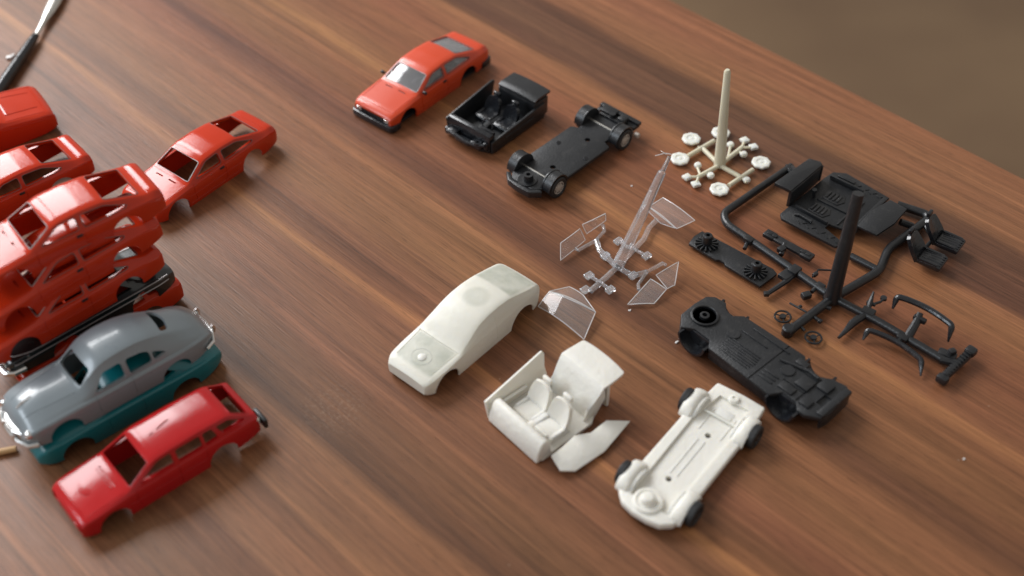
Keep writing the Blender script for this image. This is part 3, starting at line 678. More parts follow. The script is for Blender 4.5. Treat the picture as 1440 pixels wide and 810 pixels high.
b.tube([(-5.6, 15.5, 3.4), (-6.3, 11, 3.9), (-6.2, 6, 3.2), (-5.9, 1, 3.8), (-4.6, -1.8, 4.4)], .75, 10)
b.lathe([(0, 0), (1.5, 0), (1.5, .8), (.7, .8), (.7, .3), (0, .3)], Matrix.Translation((-5.0, 1.2, 4.1)), 18)
link('engine_bulkhead', b, 'black_gloss', t)

# ------------------------------------------------------------------ wheels and chassis with wheels
def wheel(parent, x, y, z, side, r=4.0, wid=2.6, rimmat='rim'):
    """side -1: outer face towards -y"""
    m_ = Matrix.Translation((x, y, z)) @ Matrix.Rotation(R(90)*(1 if side < 0 else -1), 4, 'X')
    b = MB(); b.lathe([(r*.55, -wid/2), (r*.93, -wid/2), (r, -wid/2+.3), (r, wid/2-.4), (r*.93, wid/2), (r*.70, wid/2+.05), (r*.62, wid/2-.3), (r*.55, wid/2-.3)], m_, 32)
    ty = link('wheel', b, 'tyre', parent)
    b = MB(); b.lathe([(0, -wid/2+.1), (r*.60, -wid/2+.1), (r*.62, wid/2-.25), (r*.56, wid/2-.10), (r*.50, wid/2-.35), (r*.26, wid/2-.2), (r*.18, wid/2), (0, wid/2+.05)], m_, 28)
    for k in range(5):
        a_ = k*2*math.pi/5; b._new(MB().box((r*.38*math.cos(a_), r*.38*math.sin(a_), wid/2-.15), (r*.34, .45, .3), .08, Matrix.Rotation(a_, 3, 'Z')).bm, m_)
    link('rim', b, rimmat, ty)
def arch_mb(b, x, yin, yout, z, r, th=.7, wall=True, a0=0, a1=180, zsgn=1):
    """wheel housing: a curved band over the wheel and a disc wall on the inner side"""
    rows = []
    for k in range(17):
        a_ = R(a0+(a1-a0)*k/16); rows.append([Vector((x+r*math.cos(a_), yin+(yout-yin)*j/3, z+zsgn*r*math.sin(a_))) for j in range(4)])
    b.sheet(rows, th)
    if wall:
        pts = [(x+(r+.2)*math.cos(R(a0+(a1-a0)*k/16)), z+zsgn*(r+.2)*math.sin(R(a0+(a1-a0)*k/16))) for k in range(17)]
        b.prism(pts, yin-.35, yin+.35, 'y', .12)
CH = (12.2, 325.2, 0)
t = thing('chassis_with_wheels', 'black chassis plate with pale rimmed wheels and a steel axle', 'model part', CH, 47.1)
outl = [(-3.2, 5), (-3.6, 9), (-3.0, 14), (-.5, 16.0), (1.2, 15.2), (9.6, 15.2), (10.2, 18), (33, 18), (34.2, 15.4), (46.8, 15.4), (47.6, 18), (51, 18), (51.6, 9), (51, .2), (47.6, .2), (46.8, 3), (34.2, 3), (33, -.2), (10.2, -.2), (9.6, 3), (1.2, 3), (-.5, 2)]
o_ = as_obj(MB().prism(outl, 3.6, 5.0, bevel=.25).bm)
o_ = boolean(o_, [as_obj(MB().lathe([(1.05, 0), (1.05, 9)], Matrix.Translation((x, y, 0)), 20).bm) for x, y in ((10.9, 7.2), (30.9, 8.2))])
me = o_.data.copy(); bpy.data.objects.remove(o_); link('floor_plate', finish(me), 'black_matt', t)
b = MB(); b.prism([(-5.2, 4), (-5.6, 9), (-5.0, 14), (-2, 17.6), (-1.2, 16.2), (-3.4, 13), (-3.8, 9), (-3.4, 5), (-1.2, 2), (-2, .6)], 2.6, 5.2, bevel=.35)
b.lathe([(0, 0), (3.6, 0), (3.4, .8), (0, .8)], Matrix.Translation((-.6, 8.8, 4.6)), 24); b.lathe([(0, 0), (1.9, 0), (1.7, 2.8), (.8, 2.8), (.8, 1.8), (0, 1.8)], Matrix.Translation((-.4, 8.6, 5.0)), 22)
link('front_valance', b, 'black', t)
for (x, yi, yo) in ((4.8, 2.7, -.9), (4.8, 15.6, 19.1), (40.9, 2.7, -.9), (40.9, 15.6, 19.1)):
    b = MB(); arch_mb(b, x, yi, yo, 4.2, 4.9, .6); link('wheel_arch', b, 'black', t)
b = MB(); b.box((45.6, 9, 5.6), (1.0, 11, 1.0), .2); b.box((48.6, 12.8, 5.8), (4.0, 6.4, 1.3), .3); b.box((47.2, 5.2, 6.3), (3.4, 3.2, 2.6), .6); b.lathe([(0, 0), (1.3, 0), (1.1, 1.8), (0, 1.8)], Matrix.Translation((46.5, 9.6, 5.6)), 18); b.box((50.4, 9, 5.3), (2.0, 18.4, 1.4), .3); link('rear_frame', b, 'black', t)
b = MB()
for (x, y) in ((22.4, 14.6), (22.2, 1.6)): b.lathe([(0, 0), (1.0, 0), (.8, .35), (0, .4)], Matrix.Translation((x, y, 4.95)) @ Matrix.Rotation(R(20), 4, 'X'), 16)
link('locating_pin', b, 'black_gloss', t)
b = MB(); b.tube([(40.9, 0.5, 5.0), (40.9, 18.0, 5.0)], .42, 10); link('rear_axle', b, 'steel', t)
b = MB(); b.tube([(4.8, 0.5, 5.0), (4.8, 18.0, 5.0)], .42, 10); link('front_axle', b, 'steel', t)
for (x, y, s_) in ((4.8, -.3, -1), (4.8, 18.3, 1), (40.9, -.3, -1), (40.9, 18.3, 1)): wheel(t, x, y, 4.0, s_, 4.0, 2.2)
b = MB(); b.lathe([(0, 0), (.9, 0), (.9, 1.6), (0, 1.7)], Matrix.Translation((46.6, -1.2, 3.6)) @ Matrix.Rotation(R(90), 4, 'X'), 14); link('axle_stub', b, 'rim', t)

# white chassis
t = thing('chassis_with_wheels', 'white chassis with rounded wheel arches and dark wheels in the foreground', 'model part', (46.0, 191.2, 0), 52.6)
outl = [(-5.4, 4), (-6.2, 8), (-6.2, 12.6), (-5.2, 16.4), (-2.4, 19.4), (1, 20.4), (8.4, 20.2), (9.4, 19.6), (30.5, 19.4), (31.6, 20), (41.5, 19.8), (42.5, 18.0), (47.4, 17.6), (47.8, 9), (47.4, 1.6), (42.5, 1.2), (41, .4), (31.6, .4), (30.5, .6), (9.4, .6), (8.4, .4), (1, .4), (-3, 1.2)]
o_ = as_obj(MB().prism(outl, 1.8, 4.2, bevel=.7, seg=3).bm)
o_ = boolean(o_, [as_obj(MB().lathe([(.95, 0), (.95, 9)], Matrix.Translation((x, y, 0)), 20).bm) for x, y in ((9.4, 10.6), (29.0, 9.8))]+[as_obj(MB().prism([(-1.5, 4), (-1.5, 16), (9, 16.2), (31, 16.6), (43.5, 14.5), (43.5, 5), (31, 3.8), (9, 4)], 3.4, 9, bevel=0).bm)])
me = o_.data.copy(); bpy.data.objects.remove(o_); link('floor_plate', finish(me), 'white', t)
for (x, yi, yo) in ((3.6, 4.5, -.2), (3.6, 16.3, 20.9), (36.4, 4.5, -.2), (36.4, 16.3, 20.9)):
    b = MB(); sg = 1 if yo > yi else -1
    rows = []
    for k in range(15):
        a_ = R(180*k/14); rows.append([Vector((x+(5.6+.35*(1-j_*j_))*math.cos(a_)*(.80 if j_ < -.6 else 1), (yi+yo)/2+(yo-yi)/2*j_, 3.2+(3.6+.3*(1-j_*j_))*math.sin(a_)*(.72 if j_ < -.6 else (.93 if j_ < -.2 or j_ > .8 else 1)))) for j_ in (-1, -.75, -.4, 0, .4, .75, 1)])
    b.sheet(rows, 1.0)
    pts = [(x+4.6*math.cos(R(180*k/14)), 3.2+3.1*math.sin(R(180*k/14))) for k in range(15)]
    b.prism(pts, yi-.1*sg, yi+.7*sg, 'y', .2)
    link('wheel_arch', b, 'white', t)
b = MB(); b.lathe([(0, 0), (4.3, 0), (4.1, .9), (3.4, 1.1), (3.0, .7), (2.2, .7), (1.9, 2.3), (1.4, 2.7), (0, 2.8)], Matrix.Translation((-1.0, 10.8, 3.9)), 32); link('spare_wheel_well', b, 'white', t)
b = MB(); b.tube([(36.0, 5.4, 4.1), (36.0, 15.2, 4.1)], .35, 8); link('rear_axle', b, 'ivory_pale', t)
b = MB()
for s_ in (-1, 1): b.box((18.8, 10.4+s_*1.1, 3.45), (15, .4, .3), .12)
b.box((38.5, 9.9, 3.45), (3.0, 5, .3), .12); b.lathe([(0, 0), (1.7, 0), (1.4, 1.0), (.6, 1.1), (.5, .7), (0, .7)], Matrix.Translation((44.4, 10.4, 4.0)), 20)
b.box((34, 6.2, 3.45), (9, .4, .35), .12); b.box((34, 13.4, 3.45), (9, .4, .35), .12)
link('floor_rib', b, 'white', t)
for (x, y, s_) in ((3.4, -1.2, -1), (3.4, 21.3, 1), (36.4, -1.0, -1), (36.4, 21.4, 1)): wheel(t, x, y, 3.7, s_, 3.7, 2.2, 'black')

# white cabin tub with doors
t = thing('cabin_tub', 'white cabin tub with two seats and tall rear shelf, one door folded down', 'model part', (8.2, 214.6, 0), 41.1)
b = MB(); b.prism([(-.5, -1.2), (19, -1.0), (22, 1), (22, 15), (19, 20), (-1.6, 20.4), (-2.2, 18), (-1.2, 9)], .2, 1.6, bevel=.3); b.box((9, 9, 2.6), (14, 2.6, 2.2), .6); link('floor_pan', b, 'white', t)
b = MB(); b.prism([(-2.2, .8), (-2.2, 7.2), (8.5, 9.2), (20.8, 11.6), (21.4, 10.4), (20.6, 6.2), (21.0, 3.0), (16, .8)], 20.0, 20.8, 'y', .2, Matrix.Translation((0, 0, 0)) @ Matrix.Translation((0, 20, 1)) @ Matrix.Rotation(R(-15), 4, 'X') @ Matrix.Translation((0, -20, -1))); b.box((8, 20.1, 4.4), (9, .9, .9), .3); link('side_door', b, 'white', t)
b = MB(); aw = R(41.1); dp = []
for (u_, v_, z_) in ((774.6, 647, 1.2), (788, 666, .6), (808.5, 664.6, .6), (850, 633.6, 1.6), (886.6, 588, 3.2), (852.7, 589, 3.8), (830.6, 608.5, 3.0), (808, 614, 3.0), (790, 632, 2.4)):
    d_ = at(u_, v_, z_)-Vector((8.2, 214.6, 0)); dp.append((d_.x*math.cos(aw)+d_.y*math.sin(aw), -d_.x*math.sin(aw)+d_.y*math.cos(aw), z_))
b.prism([(p[0], p[1]/math.cos(R(16))) for p in dp], -.45, .45, bevel=.18, mat=Matrix.Translation((0, 0, 4.0)) @ Matrix.Rotation(R(16), 4, 'X'))
link('side_door', b, 'white', t, 'white side door lying folded outwards')
b = MB(); b.prism([(-2.6, .4), (-1.9, 4.6), (-.6, 7.0), (.4, 7.8), (1.8, 7.4), (3.0, 5.2), (3.2, .5)], -1.0, 20.2, 'y', .55, seg=3); b.prism([(2.4, 4.6), (2.8, 6.9), (4.0, 6.4), (4.2, 5.0)], 1.0, 6.2, 'y', .5); link('dashboard', b, 'white', t)
for yy in (13.6, 5.0): link('seat', seat_mb(12.2, yy, 1.4, 8.4, 7.6, 7.6, -18), 'white', t)
b = MB(); rows = []
for (x, z, w0) in ((18.6, 1.6, 7.0), (18.7, 3.6, 7.4), (18.9, 5.6, 7.8), (20.2, 7.6, 8.3), (21.9, 10.3, 8.7), (23.6, 12.9, 8.9), (24.0, 13.1, 8.9), (26.5, 13.0, 8.9), (31.6, 13.0, 8.6), (32.4, 12.8, 8.2)):
    rows.append([Vector((x+(.5 if x > 31 else 0)*(1-(j/6)**2), 8.6+w0*j/6, z-.35*(abs(j)/6)**3*(1 if z > 10 else .4))) for j in range(-6, 7)])
b.sheet(rows, 1.0); b.prism([(17, .6), (18.6, 5), (21, 8.2), (23, 11), (25, 11.6), (25.6, 6), (22, .6)], .6, 1.4, 'y', .2); b.prism([(17, .6), (18.6, 5), (21, 8.2), (23, 11), (25, 11.6), (25.6, 6), (22, .6)], 16.2, 17.0, 'y', .2); b.box((27.6, 8.8, 6), (1.2, 15, 12), .4); link('rear_shelf', b, 'white', t)

# ------------------------------------------------------------------ black chassis lying upside down
t = thing('bare_chassis', 'black ribbed chassis underside without wheels, lying behind the white chassis', 'model part', (56.2, 252.6, 0), -48)
outl = [(-12, 5.5), (-12.4, 12), (-12, 17), (-10, 19), (-6, 19.6), (-4.0, 17.4), (-1.2, 16.6), (1.5, 19.4), (24.6, 20.3), (26.6, 17.6), (32.6, 17), (35.6, 19), (40, 20), (42.6, 18.6), (43.2, 8), (42.6, 4.6), (38.5, 2.0), (36, 2), (34, 4.2), (29, 4.2), (27, .6), (3, 1.2), (1.0, 4.0), (-5, 4.0), (-8.4, 1.4)]
o_ = as_obj(MB().prism(outl, 4.8, 6.4, bevel=.3).bm)
cut = [as_obj(MB().lathe([(1.35, 0), (1.35, 19)], Matrix.Translation((x, y, 0)), 20).bm) for x, y in ((4.4, 11.1), (24.8, 11.7))]
cut.append(as_obj(MB().lathe([(3.9, 5.6), (3.9, 19)], Matrix.Translation((-6.6, 10.2, 0)), 28).bm))
cut.append(as_obj(MB().box((39.6, 10.4, 7), (3.4, 4.4, 3), .3).bm)); cut.append(as_obj(MB().box((18.9, 10.4, 6.6), (.5, 19, .9), 0).bm)); cut.append(as_obj(MB().box((29.8, 14.6, 6.6), (7, .5, .9), 0).bm))
cut.append(as_obj(MB().box((30, 8.2, 6.6), (8, .5, .9), 0).bm)); cut.append(as_obj(MB().box((33.6, 10.4, 6.5), (.5, 12, .9), 0).bm))
o_ = boolean(o_, cut); me = o_.data.copy(); bpy.data.objects.remove(o_); link('floor_plate', finish(me), 'black_matt', t)
b = MB(); b.lathe([(4.4, 0), (4.4, 1.0), (3.9, 1.15), (3.7, .9), (3.7, 0)], Matrix.Translation((-6.6, 10.2, 6.0)), 30); b.lathe([(0, 0), (1.6, 0), (1.5, 1.4), (.8, 1.5), (.7, .4), (0, .4)], Matrix.Translation((-6.6, 10.2, 5.6)), 22); link('spare_wheel_well', b, 'black', t)
b = MB()
for k in range(7): b.box((10.6, 3.4+k*1.0, 6.45), (12.5-.4*abs(k-3), .38, .45), .12)
for k in range(3): b.box((22.4, 4.2+k*1.5, 6.5), (5, .7, .5), .15)
b.box((26.0, 17.2, 6.5), (4, 2.4, .7), .2); b.box((31.5, 11.4, 6.7), (4.6, 4.6, .9), .3); b.box((36.4, 14.8, 6.8), (4.0, 4.2, 1.0), .3); b.box((36.2, 6.0, 6.7), (3.4, 3.4, .9), .3); b.box((29, 6.2, 6.6), (5, 3, .7), .25)
b.box((41.6, 12, 6.2), (2.4, 14, 1.6), .4); b.tube([(20.5, 13.4, 6.6), (25, 14.6, 6.8), (29, 16, 6.7), (33, 15.6, 6.8)], .5, 8); b.lathe([(1.4, 0), (2.2, 0), (2.0, .5), (1.4, .5)], Matrix.Translation((4.4, 11.1, 6.3)), 22); b.lathe([(1.4, 0), (2.3, 0), (2.1, .5), (1.4, .5)], Matrix.Translation((24.8, 11.7, 6.3)), 22)
b.box((14, 17.4, 6.5), (14, .5, .4), .1); b.box((10, 14.2, 6.5), (10, .5, .4), .1)
link('underside_rib', b, 'black_matt', t)
b = MB(); b.prism([(-12, 5.5), (-12.4, 12), (-12, 17), (-10, 19), (-9, 18), (-10.8, 16), (-11.2, 12), (-10.9, 6.4), (-8, 2.4), (-8.6, 1.4)], .6, 5.2, bevel=.3); link('front_valance', b, 'black', t)
b = MB(); b.prism([(42.6, 18.6), (43.2, 8), (42.6, 4.6), (41.6, 5.4), (42.0, 8), (41.6, 18)], 1.2, 5.2, bevel=.3); link('rear_valance', b, 'black', t)
for (x, yi, yo) in ((-2.6, 3.8, -.4), (31.6, 4.0, -.6), (-2.6, 17.0, 20.6), (30.8, 17.0, 20.8)):
    b = MB(); arch_mb(b, x, yi, yo, 5.9, 5.3, zsgn=-1); link('wheel_arch', b, 'black_gloss', t)
b = MB(); b.prism([(3, 1.4), (26.6, .8), (26.6, 1.8), (3, 2.3)], 1.6, 5.2, bevel=.25); b.prism([(3, 18.6), (24.6, 19.6), (24.6, 18.6), (3, 17.7)], 1.6, 5.2, bevel=.25); link('sill', b, 'black', t)

# ------------------------------------------------------------------ ivory wheel sprue
def c8(x, y, z=1.4): return at(920+x/3.856, 80+y/3.856, z)
base = c8(355, 588); base.z = 0
t = thing('wheel_sprue', 'ivory moulding sprue of small wheel discs with a tall upright peg', 'sprue', base)
def rel(p): return p-base
b = MB(); top = at(1023, 99, 40.0)
b.tube([rel(c8(355, 588, .6)), rel(c8(355, 588, 1.2)).lerp(rel(top), .5), rel(top).lerp(rel(c8(355, 588)), .012), rel(top)+Vector((0, 0, .3))], [2.15, 1.65, 1.15, .7], 20); link('peg', b, 'ivory', t)
b = MB()
for pts in (((355, 588), (258, 492)), ((180, 540), (325, 455)), ((355, 588), (465, 650)), ((405, 698), (535, 612)), ((355, 588), (240, 650)), ((355, 588), (475, 492)), ((240, 650), (185, 652)), ((240, 650), (228, 688)), ((475, 492), (490, 455)), ((475, 492), (530, 492)), ((235, 490), (262, 494)), ((250, 640), (235, 602)), ((290, 620), (304, 655)), ((400, 548), (412, 490)), ((455, 505), (483, 540)), ((470, 650), (500, 682))):
    b.tube([rel(c8(*p)) for p in pts], .85 if abs(pts[0][0]-pts[1][0]) > 70 else .5, 10)
link('runner', b, 'ivory', t)
for (x, y) in ((200, 452), (138, 560), (360, 418), (578, 580), (352, 725)):
    b = MB(); b.lathe([(0, 0), (3.0, 0), (3.3, .3), (3.3, .9), (2.9, 1.15), (1.7, 1.15), (1.5, .95), (.7, .95), (.55, 1.1), (0, 1.1)], Matrix.Translation(rel(c8(x, y, .7))), 64, 8, .035); link('wheel_disc', b, 'ivory_pale', t)
for (x, y) in ((412, 488), (483, 540), (235, 600), (305, 655), (500, 680)):
    b = MB(); b.lathe([(0, 0), (1.0, .1), (1.35, .7), (1.35, 1.3), (.9, 1.9), (0, 2.05)], Matrix.Translation(rel(c8(x, y, .4))), 18); link('knob', b, 'ivory_pale', t)
for (x, y, g) in ((178, 652, 35), (226, 690, 20), (490, 452, 30), (538, 488, 20)):
    b = MB(); b.box(rel(c8(x, y, 1.2)), (2.9, 2.7, 1.0), .2, Matrix.Rotation(R(g), 3, 'Z')); b.box(rel(c8(x, y, 1.75)), (1.7, 1.5, .3), .1, Matrix.Rotation(R(g), 3, 'Z')); link('lamp_plate', b, 'ivory_pale', t)

# ------------------------------------------------------------------ clear window sprue
def cg(x, y, z=1.2): return at(740+x/2.892, 200+y/2.892, z)
gb = cg(370, 508, 1.2); gbase = Vector((gb.x, gb.y, 0))
t = thing('window_sprue', 'transparent sprue of car windows with a long slanting clear peg', 'sprue', gbase)
def rg(p): return p-gbase
b = MB(); gt = gb+Vector((15.2, 13.9, 35.0)); gm = gb.lerp(gt, .86)
b.tube([rg(gb), rg(gb.lerp(gm, .5)), rg(gm), rg(gm.lerp(gt, .12)), rg(gt)], [2.1, 1.75, 1.35, .75, .6], 18); link('peg', b, 'glass_rod', t)
b = MB(); b.tube([rg(gt)+Vector((-4.6, -.2, .4)), rg(gt)+Vector((-1.5, .5, .9)), rg(gt)+Vector((.6, .3, .6))], .16, 6); b.tube([rg(gt)+Vector((-2.8, 1.0, 1.5)), rg(gt)+Vector((-1.0, .2, .6))], .14, 6); link('flash_thread', b, 'glass_rim', t)
b = MB()
for pts in (((370, 508), (330, 545), (262, 605)), ((370, 508), (322, 462), (298, 440), (285, 398)), ((370, 508), (435, 542), (490, 528)), ((370, 508), (440, 436), (478, 395), (498, 350), (530, 318)),
            ((285, 398), (210, 440), (200, 432)), ((285, 398), (318, 362), (312, 338)), ((490, 528), (555, 492), (568, 500)), ((490, 528), (455, 580), (458, 600)),
            ((255, 542), (298, 568), (342, 600)), ((372, 402), (440, 436), (490, 462))):
    b.tube([rg(cg(*p, 1.3)) for p in pts], .95 if pts[0] == (370, 508) else .6, 10)
link('runner', b, 'glass_rod', t)
for (x, y) in ((255, 542), (342, 600), (375, 402), (490, 462), (240, 600), (322, 462), (435, 542)):
    b = MB(); b.box(rg(cg(x, y, 1.5)), (3.0, 2.4, 1.3), .3, Matrix.Rotation(R(40), 3, 'Z')); link('gate_tab', b, 'glass_rod', t)
def pane(corners, bow, nm='window_pane', nu=10, nv=7, mat='glass_pane'):
    """four corner points a b c d (a-b bottom, d-c top) and a bow along the normal"""
    a_, b_, c_, d_ = corners; nrm = (b_-a_).cross(d_-a_).normalized()
    rows = []
    for i in range(nv+1):
        v_ = i/nv; rows.append([a_.lerp(b_, j/nu).lerp(d_.lerp(c_, j/nu), v_)+nrm*bow*math.sin(math.pi*j/nu)+nrm*0 for j in range(nu+1)])
    g = MB(); g.sheet(rows, .4); o = link(nm, g, mat, t)
    r_ = MB(); ring = rows[0]+[r[-1] for r in rows[1:-1]]+rows[-1][::-1]+[r[0] for r in rows[-2:0:-1]]
    r_.tube(ring, .17, 6, closed=True); link('pane_edge_glint', r_, 'glass_rim', o)  # whitish tube paints the bright light along the pane outline
    return o
# windscreen (front left), rear screen (back right), two side window pairs
pane([rg(cg(48, 668, 1.0)), rg(cg(235, 802, 1.0)), rg(cg(282, 690, 2.4)), rg(cg(95, 606, 2.4))], 1.6, nu=14)
pane([rg(cg(95, 606, 2.4)), rg(cg(282, 690, 2.4)), rg(cg(232, 622, 2.0)), rg(cg(175, 588, 2.0))], .3)
pane([rg(cg(498, 262, 4.0)), rg(cg(612, 352, 4.0)), rg(cg(686, 318, 5.5)), rg(cg(556, 226, 5.5))], .9)
pane([rg(cg(500, 285, 3.0)), rg(cg(548, 330, 2.4)), rg(cg(612, 352, 4.0)), rg(cg(498, 262, 4.0))], .2)
pane([rg(cg(140, 480, 1.0)), rg(cg(240, 398, 1.0)), rg(cg(218, 352, 4.6)), rg(cg(140, 410, 4.6))], .2)
pane([rg(cg(246, 372, 2.0)), rg(cg(322, 318, 2.0)), rg(cg(322, 290, 5.0)), rg(cg(228, 335, 5.0))], .2)
pane([rg(cg(412, 660, .8)), rg(cg(520, 656, .8)), rg(cg(570, 598, 2.0)), rg(cg(506, 556, 2.2))], .2)
pane([rg(cg(574, 596, 1.4)), rg(cg(604, 582, 1.4)), rg(cg(620, 486, 4.6)), rg(cg(528, 540, 2.4))], .2)

# ------------------------------------------------------------------ black parts sprue
def p2(x, y, z=2.0): return at(960+x/2.893, 210+y/2.893, z)
def p3(x, y, z=2.0): return at(1060+x/4.048, 360+y/4.048, z)
kb = at(1170, 420, 2.0); kbase = Vector((kb.x, kb.y, 0))
t = thing('parts_sprue', 'large black sprue frame carrying cabin floor, seats, bumpers and a tall black peg', 'sprue', kbase)
def rk(p): return p-kbase
b = MB(); kt = at(1207, 272, 40.0); b.tube([rk(kb)-Vector((0, 0, 1)), rk(kb.lerp(kt, .03)), rk(kb.lerp(kt, .5)), rk(kt)], [2.5, 2.45, 2.2, 1.75], 20); link('peg', b, 'black', t)
def rnd(pts, r_=5, n=5):
    out = [pts[0]]
    for a_, p, c_ in zip(pts, pts[1:], pts[2:]):
        u_ = (a_-p); v_ = (c_-p); q = min(r_, u_.length*.45, v_.length*.45); s0 = p+u_.normalized()*q; s1 = p+v_.normalized()*q
        out += [s0*(1-k/n)**2+p*2*(k/n)*(1-k/n)+s1*(k/n)**2 for k in range(n+1)]
    return out+[pts[-1]]
b = MB()
b.tube(rnd([rk(at(1113, 234, 2.2)), rk(at(1017, 300, 2)), rk(at(1021, 315, 2)), rk(at(1060, 341, 2)), rk(at(1170, 418, 2)), rk(at(1235, 452, 2)), rk(at(1330, 508, 2))], 4), 1.35, 12)
b.tube(rnd([rk(at(1107, 468, 2)), rk(at(1170, 420, 2)), rk(at(1237, 381, 2)), rk(at(1249, 350, 2)), rk(at(1306, 308, 2)), rk(at(1302, 301, 2)), rk(at(1262, 288, 2.2))], 3), 1.45, 12)
b.tube([rk(at(1196, 360, 1.8)), rk(at(1237, 381, 1.8))], 1.25, 12)
b.lathe([(0, 0), (1.9, 0), (1.9, 2.6), (1.5, 3.0), (0, 3.0)], Matrix.Translation(rk(at(1107, 469, .4))), 18)
b.lathe([(0, 0), (3.0, .2), (2.9, 2.6), (2.2, 3.8), (0, 4)], Matrix.Translation(rk(at(1170, 420, .3))), 20)
link('runner', b, 'black', t)
def stub(pa, pb, r_=.8, nm='gate'):
    g = MB(); g.tube([rk(pa), rk(pb)], r_, 10); return link(nm, g, 'black', t)
def knot(p, d=(2, 2, 2), g_=40): 
    g = MB(); g.box(rk(p), d, .3, Matrix.Rotation(R(g_), 3, 'Z')); return link('gate_lug', g, 'black', t)
# cabin floor tub
TB = Matrix.Translation(rk(Vector((91.6, 312.2, 0)))) @ Matrix.Rotation(R(-41.0), 4, 'Z')
b = MB(); b.prism([(-1.0, .2), (20, 0), (21.6, 3.2), (12.6, 5.8), (12.6, 8.4), (20.5, 9.6), (20.5, 31), (21.5, 33.6), (3.4, 35.6), (-.5, 33), (-1.2, 28), (-2.4, 8), (-2.6, 2)], 2.2, 3.3, bevel=.25, mat=TB)
fl_ = link('cabin_floor', b, 'black_matt', t)
b = MB(); b.prism([(-9.4, 7.2), (-2.8, 7.2), (-2.0, 26.4), (-3.4, 27.4), (-7.4, 26.2)], 8.6, 10.0, bevel=.3, mat=TB); b.prism([(-3.6, 7.3), (-2.4, 7.3), (-1.8, 26.4), (-3.0, 26.4)], 2.6, 9.4, bevel=.2, mat=TB); b.box(TB @ Vector((-3.6, 26.2, 6.2)), (4.0, 1.0, 6.6), .2, Matrix.Rotation(R(-41), 3, 'Z'))
link('bulkhead', b, 'black', fl_)
b = MB(); b.prism([(21.4, 10.6), (28.6, 10.8), (30.2, 20), (29.8, 29.2), (23.2, 29.6), (21.0, 20)], 5.2, 6.2, bevel=.25, mat=TB); b.prism([(20.2, 10.4), (21.8, 10.4), (22.2, 30), (20.6, 30)], 2.8, 5.8, bevel=.2, mat=TB); link('rear_shelf', b, 'black_matt', fl_)
b = MB()
for (x, y) in ((6.4, 12.2), (7.0, 21.0)):
    for k in range(4): b.box(TB @ Vector((x-2.2+k*1.4, y, 3.6)), (.8, 4.4-.5*abs(k-1.5), .9), .2, Matrix.Rotation(R(-41), 3, 'Z'))
    b.prism([(x-3.4, y-2.6), (x+2.8, y-2.9), (x+4.2, y), (x+2.8, y+2.9), (x-3.4, y+2.6)], 3.1, 3.6, bevel=.2, mat=TB)
b.box(TB @ Vector((9, 16.6, 3.5)), (12, .6, .7), .2, Matrix.Rotation(R(-41), 3, 'Z')); b.box(TB @ Vector((15, 12.5, 3.5)), (.7, 6, .7), .2, Matrix.Rotation(R(-41), 3, 'Z')); b.box(TB @ Vector((6, 7.6, 4.0)), (13, .9, 1.6), .3, Matrix.Rotation(R(-44), 3, 'Z')); b.box(TB @ Vector((7, 29.2, 4.2)), (13, .9, 1.8), .3, Matrix.Rotation(R(-41), 3, 'Z'))
b.box(TB @ Vector((5.5, 32.0, 3.8)), (6.5, 1.6, .9), .3, Matrix.Rotation(R(-41), 3, 'Z')); b.box(TB @ Vector((16, 21, 3.5)), (.6, 9, .6), .15, Matrix.Rotation(R(-41), 3, 'Z'))
b.tube([TB @ Vector((1.6, 16.8, 3.2)), TB @ Vector((1.2, 16.8, 6.2))], .55, 8); b.lathe([(0, 0), (1.0, 0), (.9, .8), (0, .9)], Matrix.Translation(TB @ Vector((1.2, 16.8, 5.8))), 12)
for k in range(9): b.box(TB @ Vector((4.5+k*1.8, 2.6+(.5 if k % 2 else -.5), 3.4)), (1.7, .25, .3), .05, Matrix.Rotation(R(-41+(50 if k % 2 else -35)), 3, 'Z'))
for k in range(8): b.box(TB @ Vector((9+k*1.5, 31.8+(.4 if k % 2 else -.4), 3.4)), (1.6, .25, .3), .05, Matrix.Rotation(R(-41+(50 if k % 2 else -35)), 3, 'Z'))
b.tube([TB @ Vector((1.5, 4.5, 3.6)), TB @ Vector((3.0, 5.0, 4.0)), TB @ Vector((8.0, 4.6, 4.0))], .5, 8)
link('floor_relief', b, 'black', fl_)
stub(at(1283, 318, 2), at(1266, 312, 3.5), 1.2); stub(at(1113, 234, 2.2), at(1120, 241, 6), .8); knot(at(1110, 240, 2.4), (1.6, 5, 2.2), 10)
# seats
for (bu_, bv_, cu, cv) in ((1316, 338, 1356, 356), (1291, 362, 1333, 381)):
    A_ = rk(at(bu_, bv_, 1.8)); B_ = rk(at(cu, cv, 1.8)); d_ = (B_-A_); an = math.atan2(d_.y, d_.x)
    g = seat_mb(0, 0, .6, 7.2, 7.0, 8.4, -32)
    for k in range(5): g.tube([(-8.3, -2.4+1.2*k, 2.7), (-5, -2.4+1.2*k, 2.5), (-1.5, -2.4+1.2*k, 2.2)], .3, 6)
    me = g.mesh('seat'); me.transform(Matrix.Translation(A_*S) @ Matrix.Rotation(an+math.pi, 4, 'Z')); link('seat', me, 'black_gloss', t)
stub(at(1278, 334, 2), at(1290, 360, 2.4), .8); stub(at(1300, 316, 2), at(1313, 336, 2.4), .8); stub(at(1290, 360, 2.4), at(1313, 336, 2.4), .7)
